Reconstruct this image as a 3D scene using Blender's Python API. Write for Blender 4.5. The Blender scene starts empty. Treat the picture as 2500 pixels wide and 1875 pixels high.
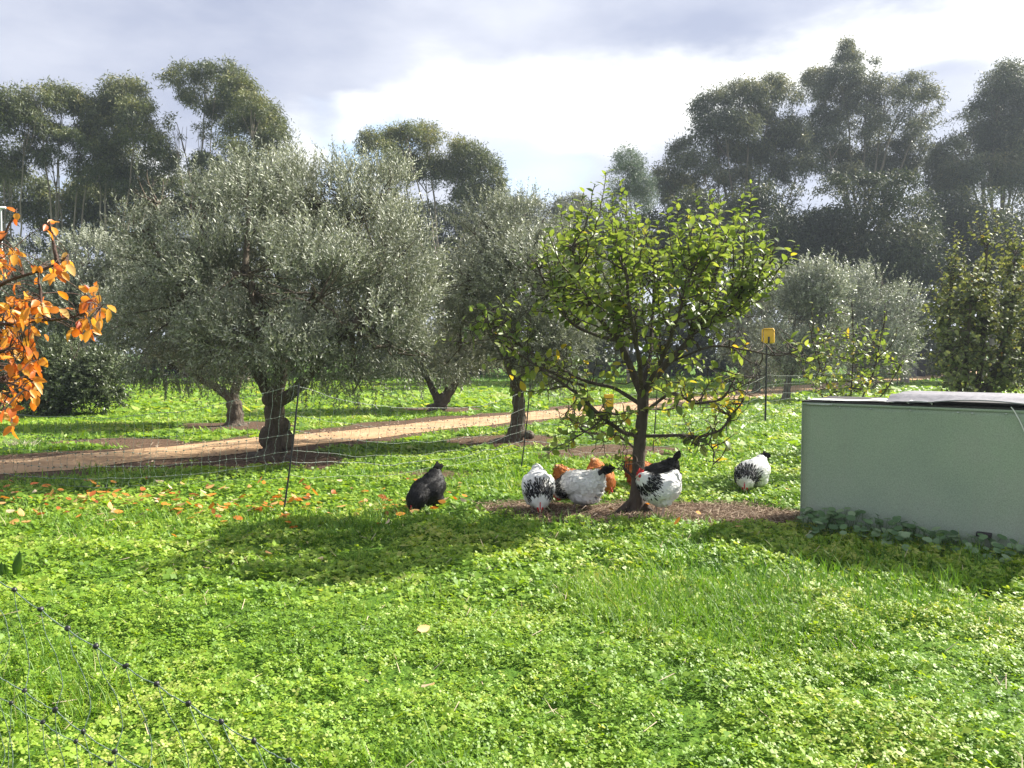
import bpy, bmesh, math, random
import numpy as np
from mathutils import Vector, Matrix

scene = bpy.context.scene
COL = scene.collection
rng = np.random.default_rng(11)
random.seed(5)

# ------------------------------------------------------------------ camera, sky, sun, exposure
CAM_H, FPX, CX, CY, HOR = 1.5, 1925.0, 1250.0, 937.5, 860.0
PITCH = math.atan((CY - HOR) / FPX)
cam_data = bpy.data.cameras.new('camera')
cam = bpy.data.objects.new('camera', cam_data)
COL.objects.link(cam)
cam.location = (0, 0, CAM_H)
cam.rotation_euler = (math.pi / 2 - PITCH, 0, 0)
cam_data.sensor_width = 36.0
cam_data.lens = 36.0 * FPX / 2500.0
cam_data.clip_start = 0.05
cam_data.clip_end = 2000
scene.camera = cam

SUN_EL = math.radians(39)
_a = Vector((0.89, 0.455, 0)).normalized()
SUN = Vector((_a.x * math.cos(SUN_EL), _a.y * math.cos(SUN_EL), math.sin(SUN_EL)))
sd = bpy.data.lights.new('sun', 'SUN')
sd.energy = 4.5
sd.angle = math.radians(0.6)
sd.color = (1.0, 0.95, 0.86)
sun = bpy.data.objects.new('sun', sd)
COL.objects.link(sun)
sun.location = (30, 15, 30)
sun.rotation_euler = (-SUN).to_track_quat('-Z', 'Y').to_euler()

scene.view_settings.view_transform = 'Standard'
scene.view_settings.look = 'None'
scene.view_settings.exposure = 1.62
scene.view_settings.gamma = 1.0
scene.view_settings.use_curve_mapping = False
scene.cycles.max_bounces = 5
scene.cycles.transmission_bounces = 3
scene.cycles.diffuse_bounces = 2
scene.cycles.glossy_bounces = 1


def pix_dir(px, py):
    x = (px - CX) / FPX
    y = -(py - CY) / FPX
    c, s = math.cos(PITCH), math.sin(PITCH)
    return Vector((x, c + y * s, -s + y * c))


def at(px, py, d):
    """the point at distance d (along +y) that the pixel of the photograph looks at"""
    v = pix_dir(px, py)
    k = d / v.y
    return Vector((v.x * k, d, CAM_H + v.z * k))


def gd(py):
    v = pix_dir(CX, py)
    return -CAM_H / v.z * v.y


def gp(px, py):
    return at(px, py, gd(py))


def build_world():
    w = bpy.data.worlds.new('World')
    scene.world = w
    w.use_nodes = True
    w.cycles.sampling_method = 'NONE'
    nt = w.node_tree
    nt.nodes.clear()
    N, K = nt.nodes.new, nt.links.new
    out = N('ShaderNodeOutputWorld')
    sky = N('ShaderNodeTexSky')
    sky.sky_type = 'NISHITA'
    sky.sun_disc = False
    sky.sun_elevation = SUN_EL
    sky.sun_rotation = math.atan2(SUN.x, SUN.y)
    sky.air_density = 1.0
    sky.dust_density = 1.5
    b1 = N('ShaderNodeBackground')
    b1.inputs['Strength'].default_value = 0.10
    K(sky.outputs[0], b1.inputs['Color'])
    tc = N('ShaderNodeTexCoord')
    mp = N('ShaderNodeMapping')
    mp.inputs['Scale'].default_value = (1, 1, 2.6)
    K(tc.outputs['Generated'], mp.inputs['Vector'])

    def noise(scale, detail, rough=0.55, loc=(0, 0, 0)):
        m = N('ShaderNodeMapping')
        m.inputs['Location'].default_value = loc
        K(mp.outputs[0], m.inputs['Vector'])
        n = N('ShaderNodeTexNoise')
        n.inputs['Scale'].default_value = scale
        n.inputs['Detail'].default_value = detail
        n.inputs['Roughness'].default_value = rough
        K(m.outputs[0], n.inputs['Vector'])
        return n

    def math_(op, a, b=None, clamp=False):
        n = N('ShaderNodeMath')
        n.operation = op
        n.use_clamp = clamp
        for i, v in enumerate((a, b)):
            if v is None:
                continue
            if isinstance(v, (int, float)):
                n.inputs[i].default_value = v
            else:
                K(v, n.inputs[i])
        return n.outputs[0]

    def mrange(v, a, b, c=0.0, d=1.0, smooth=True):
        n = N('ShaderNodeMapRange')
        n.interpolation_type = 'SMOOTHSTEP' if smooth else 'LINEAR'
        K(v, n.inputs[0])
        for i, q in enumerate((a, b, c, d)):
            n.inputs[i + 1].default_value = q
        return n.outputs[0]
    nw = noise(3.2, 7, 0.55, (3.1, 0.4, 1.2))
    sub = N('ShaderNodeVectorMath')
    sub.operation = 'SUBTRACT'
    K(nw.outputs['Color'], sub.inputs[0])
    sub.inputs[1].default_value = (0.5, 0.5, 0.5)
    sc = N('ShaderNodeVectorMath')
    sc.operation = 'SCALE'
    K(sub.outputs[0], sc.inputs[0])
    sc.inputs['Scale'].default_value = 0.17
    ad = N('ShaderNodeVectorMath')
    ad.operation = 'ADD'
    K(tc.outputs['Generated'], ad.inputs[0])
    K(sc.outputs[0], ad.inputs[1])
    # flattened banks of cloud are compared with z stretched
    st = N('ShaderNodeVectorMath')
    st.operation = 'MULTIPLY'
    K(ad.outputs[0], st.inputs[0])
    st.inputs[1].default_value = (1, 1, 1.7)

    def bank(spots):
        acc = None
        for (px, py, r) in spots:
            v = pix_dir(px, py).normalized()
            d = N('ShaderNodeVectorMath')
            d.operation = 'DISTANCE'
            K(st.outputs[0], d.inputs[0])
            d.inputs[1].default_value = (v.x, v.y, v.z * 1.7)
            m = mrange(d.outputs['Value'], 0.0, r, 1.0, 0.0)
            acc = m if acc is None else math_('ADD', acc, m)
        return math_('MINIMUM', acc, 1.0)
    bright = bank([(1130, 250, .09), (1300, 270, .11), (1450, 250, .12), (1600, 260, .13), (1760, 215, .11), (1920, 165, .10), (2080, 125, .10), (2240, 95, .10), (2400, 70, .10), (2560, 45, .12), (2750, 30, .14),
                   (715, 310, .075), (745, 350, .06), (1000, 245, .06), (880, 260, .05), (420, 400, .07), (2900, 200, .2), (-500, 300, .2), (-900, 100, .2)])
    blue = bank([(850, 340, .10), (960, 330, .08), (640, 300, .06), (300, 480, .1), (1300, 420, .10)])
    # breaks in the cloud everywhere else around the sky
    n2 = noise(1.7, 6, 0.55, (7.7, 2.0, 0.3))
    breaks = mrange(n2.outputs['Fac'], 0.56, 0.70)
    sep = N('ShaderNodeSeparateXYZ')
    K(tc.outputs['Generated'], sep.inputs[0])
    br_out = math_('MULTIPLY', breaks, mrange(sep.outputs['Y'], 0.75, 0.4))
    bright_all = math_('MAXIMUM', bright, br_out)
    n3 = noise(2.3, 6, 0.55, (1.3, 5.5, 2.2))
    ramp = N('ShaderNodeValToRGB')
    ramp.color_ramp.elements[0].position = 0.36
    ramp.color_ramp.elements[0].color = (0.31, 0.34, 0.44, 1)
    ramp.color_ramp.elements[1].position = 0.66
    ramp.color_ramp.elements[1].color = (0.56, 0.575, 0.635, 1)
    K(n3.outputs['Fac'], ramp.inputs[0])
    mx = N('ShaderNodeMix')
    mx.data_type = 'RGBA'
    K(bright_all, mx.inputs['Factor'])
    K(ramp.outputs[0], mx.inputs['A'])
    mx.inputs['B'].default_value = (0.84, 0.84, 0.81, 1)
    b2 = N('ShaderNodeBackground')
    b2.inputs['Strength'].default_value = 0.53
    K(mx.outputs['Result'], b2.inputs['Color'])
    ms = N('ShaderNodeMixShader')
    fac = math_('SUBTRACT', 0.96, math_('MULTIPLY', blue, math_('SUBTRACT', 0.75, math_('MULTIPLY', bright, 0.6))), True)
    K(fac, ms.inputs[0])
    K(b1.outputs[0], ms.inputs[1])
    K(b2.outputs[0], ms.inputs[2])
    K(ms.outputs[0], out.inputs['Surface'])


build_world()

# ------------------------------------------------------------------ helpers


def unit(v):
    return v / np.maximum(np.linalg.norm(v, axis=-1, keepdims=True), 1e-9)


def vnoise(x, y, seed=0):
    x = np.asarray(x, float)
    y = np.asarray(y, float)
    xi, yi = np.floor(x), np.floor(y)
    fx, fy = x - xi, y - yi
    fx = fx * fx * (3 - 2 * fx)
    fy = fy * fy * (3 - 2 * fy)

    def h(a, b):
        v = np.sin(a * 127.1 + b * 311.7 + seed * 74.7) * 43758.5453
        return v - np.floor(v)
    return (h(xi, yi) * (1 - fx) + h(xi + 1, yi) * fx) * (1 - fy) + (h(xi, yi + 1) * (1 - fx) + h(xi + 1, yi + 1) * fx) * fy


def fbm(x, y, seed=0, o=4):
    s, a, t = 0, 0.5, 0
    for i in range(o):
        s = s + a * vnoise(x * 2 ** i, y * 2 ** i, seed + i)
        t += a
        a *= 0.5
    return s / t


def sstep(a, b, x):
    t = np.clip((x - a) / (b - a), 0, 1)
    return t * t * (3 - 2 * t)


class MB:
    def __init__(self):
        self.v, self.f, self.t, self.n = [], [], [], 0

    def add(self, v, f, tint=0.5):
        v = np.asarray(v, np.float32).reshape(-1, 3)
        f = np.asarray(f, np.int64)
        self.v.append(v)
        self.f.append(f + self.n)
        t = np.asarray(tint, np.float32)
        self.t.append(np.full(len(v), float(t), np.float32) if t.ndim == 0 else t.reshape(-1))
        self.n += len(v)

    def tube(self, pts, rad, k=6, tint=0.5):
        P = np.asarray([tuple(p) for p in pts], float)
        m = len(P)
        R = np.broadcast_to(np.asarray(rad, float), (m,))
        T = np.gradient(P, axis=0)
        T = unit(T)
        ref = np.array([0.13, 0.31, 0.94]) if abs(T[0, 2]) < 0.9 else np.array([0.94, 0.31, 0.1])
        V = np.zeros((m, k, 3))
        u = np.cross(T[0], ref)
        u /= np.linalg.norm(u)
        ang = np.arange(k) * 2 * math.pi / k
        for i in range(m):
            u = u - T[i] * np.dot(u, T[i])
            u /= max(np.linalg.norm(u), 1e-9)
            w = np.cross(T[i], u)
            V[i] = P[i] + R[i] * (np.cos(ang)[:, None] * u + np.sin(ang)[:, None] * w)
        idx = np.arange(m * k).reshape(m, k)
        a, b = idx[:-1], idx[1:]
        F = np.stack([a, np.roll(a, -1, 1), np.roll(b, -1, 1), b], -1).reshape(-1, 4)
        self.add(V.reshape(-1, 3), F, tint)

    def box(self, c, s, M=None, tint=0.5):
        V = np.array([(x, y, z) for x in (-.5, .5) for y in (-.5, .5) for z in (-.5, .5)]) * np.array(s)
        if M is not None:
            V = V @ np.array(M.to_3x3()).T
        V = V + np.array(c)
        F = [(0, 1, 3, 2), (4, 6, 7, 5), (0, 4, 5, 1), (2, 3, 7, 6), (0, 2, 6, 4), (1, 5, 7, 3)]
        self.add(V, F, tint)

    def mesh(self, name, smooth=False):
        me = bpy.data.meshes.new(name)
        V = np.concatenate(self.v)
        li, lt = [], []
        for f in self.f:
            li.append(f.reshape(-1))
            lt.append(np.full(len(f), f.shape[1], np.int64))
        li = np.concatenate(li)
        lt = np.concatenate(lt)
        ls = np.concatenate([[0], np.cumsum(lt)[:-1]])
        me.vertices.add(len(V))
        me.vertices.foreach_set('co', V.reshape(-1).astype(np.float32))
        me.loops.add(len(li))
        me.loops.foreach_set('vertex_index', li.astype(np.int32))
        me.polygons.add(len(lt))
        me.polygons.foreach_set('loop_start', ls.astype(np.int32))
        me.polygons.foreach_set('loop_total', lt.astype(np.int32))
        if smooth:
            me.polygons.foreach_set('use_smooth', np.ones(len(lt), bool))
        at_ = me.attributes.new('tint', 'FLOAT', 'POINT')
        at_.data.foreach_set('value', np.concatenate(self.t))
        me.update(calc_edges=True)
        return me

    def build(self, name, mat, parent=None, smooth=False):
        me = self.mesh(name, smooth)
        me.materials.append(mat)
        return link(name, me, parent)


def link(name, data, parent=None):
    o = bpy.data.objects.new(name, data)
    COL.objects.link(o)
    if parent is not None:
        o.parent = parent
    return o


def tag(o, label=None, cat=None, group=None, kind=None):
    if label:
        o['label'] = label
    if cat:
        o['category'] = cat
    if group:
        o['group'] = group
    if kind:
        o['kind'] = kind
    return o


def empty(name, loc, label=None, cat=None, group=None):
    """a thing's root; parts built in world coordinates are shifted to it by keep()"""
    o = link(name, None)
    o.location = loc
    o.empty_display_size = 0.1
    return tag(o, label, cat, group)


def keep(o):
    """o was built in world coordinates: keep it there under its parent"""
    if o.parent is not None:
        loc = Vector((0, 0, 0))
        p = o.parent
        while p is not None:
            loc += p.location
            p = p.parent
        o.matrix_parent_inverse = Matrix.Translation(-loc)
    return o


# leaf templates: (u along the leaf, v across, w off the blade), all triangles
DIAMOND = (np.array([(0, 0, 0), (.45, .5, .03), (1, 0, -.04), (.45, -.5, .03)]), np.array([(0, 1, 2), (0, 2, 3)]))
LEAFLET = (np.array([(0, 0, 0), (.66, .45, .05), (1, .2, -.02), (1, -.2, -.02), (.66, -.45, .05)]), np.array([(0, 1, 4), (1, 2, 4), (2, 3, 4)]))
SLIVER = (np.array([(0, .5, 0), (0, -.5, 0), (1, 0, -.05)]), np.array([(0, 1, 2)]))
LANCE = (np.array([(0, 0, 0), (.3, .5, .0), (.7, .36, -.02), (1, 0, -.1), (.7, -.36, -.02), (.3, -.5, .0)]),
         np.array([(0, 1, 5), (1, 2, 5), (2, 4, 5), (2, 3, 4)]))


def broad_template(droop=.3, fold=.14):
    rows = [(.18, .36), (.5, .5), (.8, .32)]
    V = [(0, 0, 0)]
    for u, h in rows:
        for s in (1, 0, -1):
            V.append((u, h * s, -droop * u * u + fold * abs(s) * h))
    V.append((1, 0, -droop * 1.05))
    F = [(0, 1, 2), (0, 2, 3)]
    for r in (0, 1):
        a = 1 + 3 * r
        for q in (0, 1):
            F += [(a + q, a + 3 + q, a + 4 + q), (a + q, a + 4 + q, a + 1 + q)]
    F += [(7, 10, 8), (8, 10, 9)]
    return np.array(V), np.array(F)


BROAD = broad_template()
FLATLEAF = broad_template(.12, .22)


def place(T, p, d, n, L, W):
    V, F = T
    s = np.cross(d, n)
    L = np.broadcast_to(np.asarray(L, float), (len(p),))[:, None, None]
    W = np.broadcast_to(np.asarray(W, float), (len(p),))[:, None, None]
    out = (p[:, None, :] + L * V[None, :, 0:1] * d[:, None, :] + W * V[None, :, 1:2] * s[:, None, :]
           + L * V[None, :, 2:3] * n[:, None, :])
    FF = F[None] + (np.arange(len(p)) * len(V))[:, None, None]
    return out.reshape(-1, 3), FF.reshape(-1, F.shape[1])


def perp(d, n):
    n = n - d * np.sum(n * d, -1, keepdims=True)
    return unit(n)


def add_leaves(mb, T, p, d, n, L, W, tint):
    v, f = place(T, p, d, n, L, W)
    mb.add(v, f, np.repeat(tint, len(T[0])))


def rdir(n):
    return unit(rng.normal(size=(n, 3)))


# ------------------------------------------------------------------ materials
MATS = {}


def material(name):
    m = bpy.data.materials.new(name)
    m.use_nodes = True
    nt = m.node_tree
    nt.nodes.clear()
    MATS[name] = m
    return m, nt, nt.nodes.new, nt.links.new


def ramp_node(N, stops):
    r = N('ShaderNodeValToRGB')
    e = r.color_ramp.elements
    while len(e) < len(stops):
        e.new(0.5)
    for i, (p, c) in enumerate(stops):
        e[i].position = p
        e[i].color = (*c, 1)
    return r


def leaf_mat(name, stops, trans=0.35, tcol=1.0, rough=0.5, spec=0.4, patch=0.0, patch_scale=0.6):
    m, nt, N, K = material(name)
    a = N('ShaderNodeAttribute')
    a.attribute_name = 'tint'
    fac = a.outputs['Fac']
    if patch:
        g = N('ShaderNodeNewGeometry')
        nz = N('ShaderNodeTexNoise')
        nz.inputs['Scale'].default_value = patch_scale
        nz.inputs['Detail'].default_value = 3
        K(g.outputs['Position'], nz.inputs['Vector'])
        mr = N('ShaderNodeMapRange')
        K(nz.outputs['Fac'], mr.inputs[0])
        mr.inputs[1].default_value = .3
        mr.inputs[2].default_value = .7
        mr.inputs[3].default_value = -patch
        mr.inputs[4].default_value = patch
        s = N('ShaderNodeMath')
        s.operation = 'ADD'
        s.use_clamp = True
        K(fac, s.inputs[0])
        K(mr.outputs[0], s.inputs[1])
        fac = s.outputs[0]
    r = ramp_node(N, stops)
    K(fac, r.inputs[0])
    p = N('ShaderNodeBsdfPrincipled')
    p.inputs['Roughness'].default_value = rough
    p.inputs['Specular IOR Level'].default_value = spec
    K(r.outputs[0], p.inputs['Base Color'])
    t = N('ShaderNodeBsdfTranslucent')
    mul = N('ShaderNodeMix')
    mul.data_type = 'RGBA'
    mul.blend_type = 'MULTIPLY'
    mul.inputs['Factor'].default_value = 1
    K(r.outputs[0], mul.inputs['A'])
    tc = tcol if isinstance(tcol, tuple) else (tcol,) * 3
    mul.inputs['B'].default_value = (*tc, 1)
    K(mul.outputs['Result'], t.inputs['Color'])
    ms = N('ShaderNodeMixShader')
    ms.inputs[0].default_value = trans
    K(p.outputs[0], ms.inputs[1])
    K(t.outputs[0], ms.inputs[2])
    o = N('ShaderNodeOutputMaterial')
    K(ms.outputs[0], o.inputs[0])
    return m


def surf_mat(name, stops, scale=8, detail=5, rough=0.8, bump=0.3, bscale=None, stretch=(1, 1, 1), spec=0.3, metallic=0.0, use_tint=False, coords='Object', bdist=0.02):
    m, nt, N, K = material(name)
    tc = N('ShaderNodeTexCoord')
    mp = N('ShaderNodeMapping')
    mp.inputs['Scale'].default_value = stretch
    K(tc.outputs[coords], mp.inputs['Vector'])
    nz = N('ShaderNodeTexNoise')
    nz.inputs['Scale'].default_value = scale
    nz.inputs['Detail'].default_value = detail
    nz.inputs['Roughness'].default_value = 0.6
    K(mp.outputs[0], nz.inputs['Vector'])
    r = ramp_node(N, stops)
    if use_tint:
        a = N('ShaderNodeAttribute')
        a.attribute_name = 'tint'
        s = N('ShaderNodeMath')
        s.operation = 'MULTIPLY_ADD'
        K(nz.outputs['Fac'], s.inputs[0])
        s.inputs[1].default_value = 0.4
        K(a.outputs['Fac'], s.inputs[2])
        q = N('ShaderNodeMath')
        q.operation = 'SUBTRACT'
        q.use_clamp = True
        K(s.outputs[0], q.inputs[0])
        q.inputs[1].default_value = 0.2
        K(q.outputs[0], r.inputs[0])
    else:
        K(nz.outputs['Fac'], r.inputs[0])
    p = N('ShaderNodeBsdfPrincipled')
    p.inputs['Roughness'].default_value = rough
    p.inputs['Specular IOR Level'].default_value = spec
    p.inputs['Metallic'].default_value = metallic
    K(r.outputs[0], p.inputs['Base Color'])
    if bump:
        n2 = N('ShaderNodeTexNoise')
        n2.inputs['Scale'].default_value = bscale or scale * 3
        n2.inputs['Detail'].default_value = 6
        K(mp.outputs[0], n2.inputs['Vector'])
        b = N('ShaderNodeBump')
        b.inputs['Strength'].default_value = bump
        b.inputs['Distance'].default_value = bdist
        K(n2.outputs['Fac'], b.inputs['Height'])
        K(b.outputs[0], p.inputs['Normal'])
    o = N('ShaderNodeOutputMaterial')
    K(p.outputs[0], o.inputs[0])
    return m


M_CLOVER = leaf_mat('clover_leaf', [(0, (.055, .13, .015)), (.45, (.175, .32, .026)), (.8, (.30, .43, .045)), (1, (.45, .49, .13))], .42, (1.3, 1.2, .55), .5, .4, .24, 1.1)
M_GRASS = leaf_mat('grass_blade', [(0, (.05, .14, .016)), (.5, (.14, .285, .025)), (.85, (.25, .38, .045)), (1, (.46, .44, .20))], .4, (1.2, 1.15, .55), .5, .4, .2, .35)
M_STRAW = surf_mat('straw', [(0, (.07, .035, .02)), (.5, (.20, .125, .075)), (1, (.52, .42, .30))], 20, 3, .8, 0, use_tint=True)
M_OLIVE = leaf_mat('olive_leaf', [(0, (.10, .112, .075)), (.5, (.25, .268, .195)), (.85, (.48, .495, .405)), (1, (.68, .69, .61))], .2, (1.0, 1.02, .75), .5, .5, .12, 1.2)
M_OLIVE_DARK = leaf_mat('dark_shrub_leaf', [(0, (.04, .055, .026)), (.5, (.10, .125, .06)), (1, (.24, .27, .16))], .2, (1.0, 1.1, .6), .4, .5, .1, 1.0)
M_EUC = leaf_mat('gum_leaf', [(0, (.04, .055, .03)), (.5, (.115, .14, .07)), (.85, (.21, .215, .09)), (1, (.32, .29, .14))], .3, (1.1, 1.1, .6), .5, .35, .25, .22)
M_EUC_B = leaf_mat('blue_gum_leaf', [(0, (.04, .052, .042)), (.5, (.11, .13, .095)), (.85, (.19, .20, .125)), (1, (.28, .265, .16))], .3, (1.1, 1.05, .7), .5, .35, .25, .22)
M_EVERGREEN = leaf_mat('evergreen_leaf', [(0, (.018, .027, .018)), (.5, (.048, .064, .04)), (.85, (.10, .115, .065)), (1, (.18, .175, .09))], .22, (1.1, 1.1, .6), .55, .25, .25, .25)
M_WATTLE = leaf_mat('pale_wattle_leaf', [(0, (.06, .09, .06)), (1, (.19, .24, .16))], .35, 1.0)
M_APPLE = leaf_mat('apple_leaf', [(0, (.055, .10, .022)), (.5, (.16, .225, .04)), (.8, (.28, .33, .065)), (.93, (.45, .36, .03)), (1, (.55, .34, .03))], .48, (1.22, 1.2, .8), .45, .5)
M_PEAR = leaf_mat('pear_leaf', [(0, (.06, .08, .035)), (.45, (.18, .21, .085)), (.75, (.32, .34, .15)), (.9, (.42, .32, .06)), (1, (.50, .24, .05))], .4, (1.3, 1.2, .6), .58, .3)
M_ORANGE = leaf_mat('orange_leaf', [(0, (.34, .05, .02)), (.25, (.58, .15, .02)), (.6, (.72, .31, .03)), (.9, (.72, .44, .07)), (1, (.62, .48, .32))], .48, (1.35, 1.1, .8), .4, .45)
M_NAST = leaf_mat('round_leaf', [(0, (.05, .11, .045)), (.6, (.12, .22, .09)), (1, (.27, .37, .21))], .3, (1.1, 1.2, .6), .45, .5)
M_BARK = surf_mat('olive_bark', [(.25, (.045, .034, .024)), (.6, (.12, .095, .07)), (.85, (.22, .185, .14))], 9, 6, .9, 1.0, 22, (1, 1, .35), bdist=.05)
M_BARK_APPLE = surf_mat('apple_bark', [(.25, (.035, .026, .020)), (.6, (.085, .065, .05)), (.85, (.17, .145, .12))], 14, 6, .85, .8, 40, (1, 1, .4), bdist=.02)
M_BARK_GUM = surf_mat('gum_bark', [(.25, (.10, .075, .055)), (.6, (.26, .22, .18)), (.85, (.45, .41, .36))], 1.2, 6, .85, .5, 5, (1, 1, .3), bdist=.05)
M_BARK_RED = surf_mat('autumn_tree_bark', [(.3, (.05, .028, .022)), (.8, (.14, .085, .065))], 18, 5, .8, .5, 50)
M_PATH = surf_mat('path_gravel', [(.2, (.29, .18, .095)), (.5, (.44, .29, .165)), (.8, (.57, .40, .25))], 1.7, 8, .95, .9, 60, bdist=.02, spec=.1)
M_NET = surf_mat('net_twine', [(.3, (.13, .15, .12)), (.7, (.42, .45, .38))], 60, 2, .55, 0)
M_NETG = surf_mat('green_twine', [(.35, (.03, .06, .04)), (.65, (.24, .31, .25))], 260, 2, .5, 0)
M_BLACK = surf_mat('black_plastic', [(.3, (.008, .008, .009)), (.8, (.022, .022, .024))], 30, 3, .45, 0, spec=.5)
M_YELLOW = surf_mat('yellow_plastic', [(.3, (.78, .42, .012)), (.8, (.86, .50, .02))], 6, 3, .4, 0, spec=.5)
M_GREEN = None  # painted panel, below
M_DARKTRIM = surf_mat('dark_rubber', [(.3, (.02, .018, .018)), (.8, (.055, .05, .05))], 30, 3, .7, .2)
M_SHEET = surf_mat('grey_roof_sheet', [(.3, (.15, .145, .16)), (.8, (.30, .29, .31))], 22, 5, .6, .25, 90, bdist=.004)
M_WHITEP = surf_mat('white_plastic_sheet', [(.3, (.66, .66, .64)), (.8, (.84, .84, .83))], 9, 4, .5, .3, 30)
M_STEEL = surf_mat('zinc_steel', [(.3, (.38, .40, .39)), (.8, (.60, .62, .60))], 40, 3, .45, 0, metallic=.5)
M_WHITE_SHED = surf_mat('white_painted_sheet', [(.3, (.60, .61, .62)), (.8, (.78, .79, .80))], 3, 4, .5, 0)
M_DRY = leaf_mat('dry_grass', [(0, (.32, .27, .18)), (1, (.66, .60, .48))], .3, 1.0)
M_LITTER = leaf_mat('fallen_autumn_leaf', [(0, (.20, .05, .02)), (.35, (.50, .14, .025)), (.65, (.66, .30, .04)), (.85, (.62, .42, .22)), (1, (.72, .64, .48))], .3, (1.2, 1.0, .7), .5, .4)


def panel_mat():
    m, nt, N, K = material('green_painted_panel')
    tc = N('ShaderNodeTexCoord')
    big = N('ShaderNodeTexNoise')
    big.inputs['Scale'].default_value = 3.0
    big.inputs['Detail'].default_value = 5
    K(tc.outputs['Object'], big.inputs['Vector'])
    fine = N('ShaderNodeTexNoise')
    fine.inputs['Scale'].default_value = 130
    fine.inputs['Detail'].default_value = 3
    K(tc.outputs['Object'], fine.inputs['Vector'])
    r = ramp_node(N, [(.3, (.275, .335, .265)), (.55, (.30, .36, .28)), (.75, (.32, .36, .30))])
    K(big.outputs['Fac'], r.inputs[0])
    r2 = ramp_node(N, [(.32, (.84, .84, .84)), (.5, (1, 1, 1)), (.68, (1.14, 1.14, 1.14))])
    K(fine.outputs['Fac'], r2.inputs[0])
    mu = N('ShaderNodeMix')
    mu.data_type = 'RGBA'
    mu.blend_type = 'MULTIPLY'
    mu.inputs['Factor'].default_value = 1
    K(r.outputs[0], mu.inputs['A'])
    K(r2.outputs[0], mu.inputs['B'])
    # rain splash and dust streaks low on the sheet
    mp = N('ShaderNodeMapping')
    mp.inputs['Scale'].default_value = (9, 9, .7)
    K(tc.outputs['Object'], mp.inputs['Vector'])
    st = N('ShaderNodeTexNoise')
    st.inputs['Scale'].default_value = 2.0
    st.inputs['Detail'].default_value = 4
    K(mp.outputs[0], st.inputs['Vector'])
    r3 = ramp_node(N, [(.5, (0, 0, 0)), (.75, (.35, .35, .35))])
    K(st.outputs['Fac'], r3.inputs[0])
    m2 = N('ShaderNodeMix')
    m2.data_type = 'RGBA'
    K(r3.outputs[0], m2.inputs['Factor'])
    K(mu.outputs['Result'], m2.inputs['A'])
    m2.inputs['B'].default_value = (.30, .32, .27, 1)
    p = N('ShaderNodeBsdfPrincipled')
    p.inputs['Roughness'].default_value = .55
    p.inputs['Specular IOR Level'].default_value = .35
    K(m2.outputs['Result'], p.inputs['Base Color'])
    b = N('ShaderNodeBump')
    b.inputs['Strength'].default_value = .25
    b.inputs['Distance'].default_value = .002
    K(fine.outputs['Fac'], b.inputs['Height'])
    b2 = N('ShaderNodeBump')
    b2.inputs['Strength'].default_value = .3
    b2.inputs['Distance'].default_value = .02
    K(big.outputs['Fac'], b2.inputs['Height'])
    K(b.outputs[0], b2.inputs['Normal'])
    K(b2.outputs[0], p.inputs['Normal'])
    o = N('ShaderNodeOutputMaterial')
    K(p.outputs[0], o.inputs[0])
    return m


M_GREEN = panel_mat()


def ground_mat():
    m, nt, N, K = material('orchard_ground')
    tc = N('ShaderNodeTexCoord')
    a = N('ShaderNodeAttribute')
    a.attribute_name = 'tint'

    def noise(s, d):
        n = N('ShaderNodeTexNoise')
        n.inputs['Scale'].default_value = s
        n.inputs['Detail'].default_value = d
        n.inputs['Roughness'].default_value = .65
        K(tc.outputs['Object'], n.inputs['Vector'])
        return n
    g1, g2, g3 = noise(.5, 6), noise(14, 6), noise(40, 5)
    rg = ramp_node(N, [(.3, (.045, .105, .014)), (.5, (.085, .17, .02)), (.7, (.14, .22, .035))])
    K(g2.outputs['Fac'], rg.inputs[0])
    rd = ramp_node(N, [(.25, (.045, .027, .018)), (.5, (.105, .066, .042)), (.7, (.20, .14, .095)), (.85, (.34, .26, .19))])
    K(g3.outputs['Fac'], rd.inputs[0])
    s = N('ShaderNodeMath')
    s.operation = 'MULTIPLY_ADD'
    K(g2.outputs['Fac'], s.inputs[0])
    s.inputs[1].default_value = .5
    K(a.outputs['Fac'], s.inputs[2])
    mr = N('ShaderNodeMapRange')
    K(s.outputs[0], mr.inputs[0])
    mr.inputs[1].default_value = .6
    mr.inputs[2].default_value = .85
    mx = N('ShaderNodeMix')
    mx.data_type = 'RGBA'
    K(mr.outputs[0], mx.inputs['Factor'])
    K(rg.outputs[0], mx.inputs['A'])
    K(rd.outputs[0], mx.inputs['B'])
    p = N('ShaderNodeBsdfPrincipled')
    p.inputs['Roughness'].default_value = .95
    p.inputs['Specular IOR Level'].default_value = .1
    K(mx.outputs['Result'], p.inputs['Base Color'])
    b = N('ShaderNodeBump')
    b.inputs['Strength'].default_value = .9
    b.inputs['Distance'].default_value = .03
    K(g3.outputs['Fac'], b.inputs['Height'])
    K(b.outputs[0], p.inputs['Normal'])
    o = N('ShaderNodeOutputMaterial')
    K(p.outputs[0], o.inputs[0])
    return m


M_GROUND = ground_mat()

# ------------------------------------------------------------------ ground and path
PATH = np.array([(-22, -.5), (-14, 4.6), (-6.6, 10.2), (-4.0, 12.9), (-1.9, 15.6), (.3, 18.1), (6.0, 25.2), (13.2, 34.0), (30, 54), (60, 90)])
PATH_HALF = .78
APPLE = gp(1556, 1252)
OLIVES = [gp(672, 1122), gp(574, 1040), gp(1262, 1078), gp(1070, 1002)]


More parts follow.
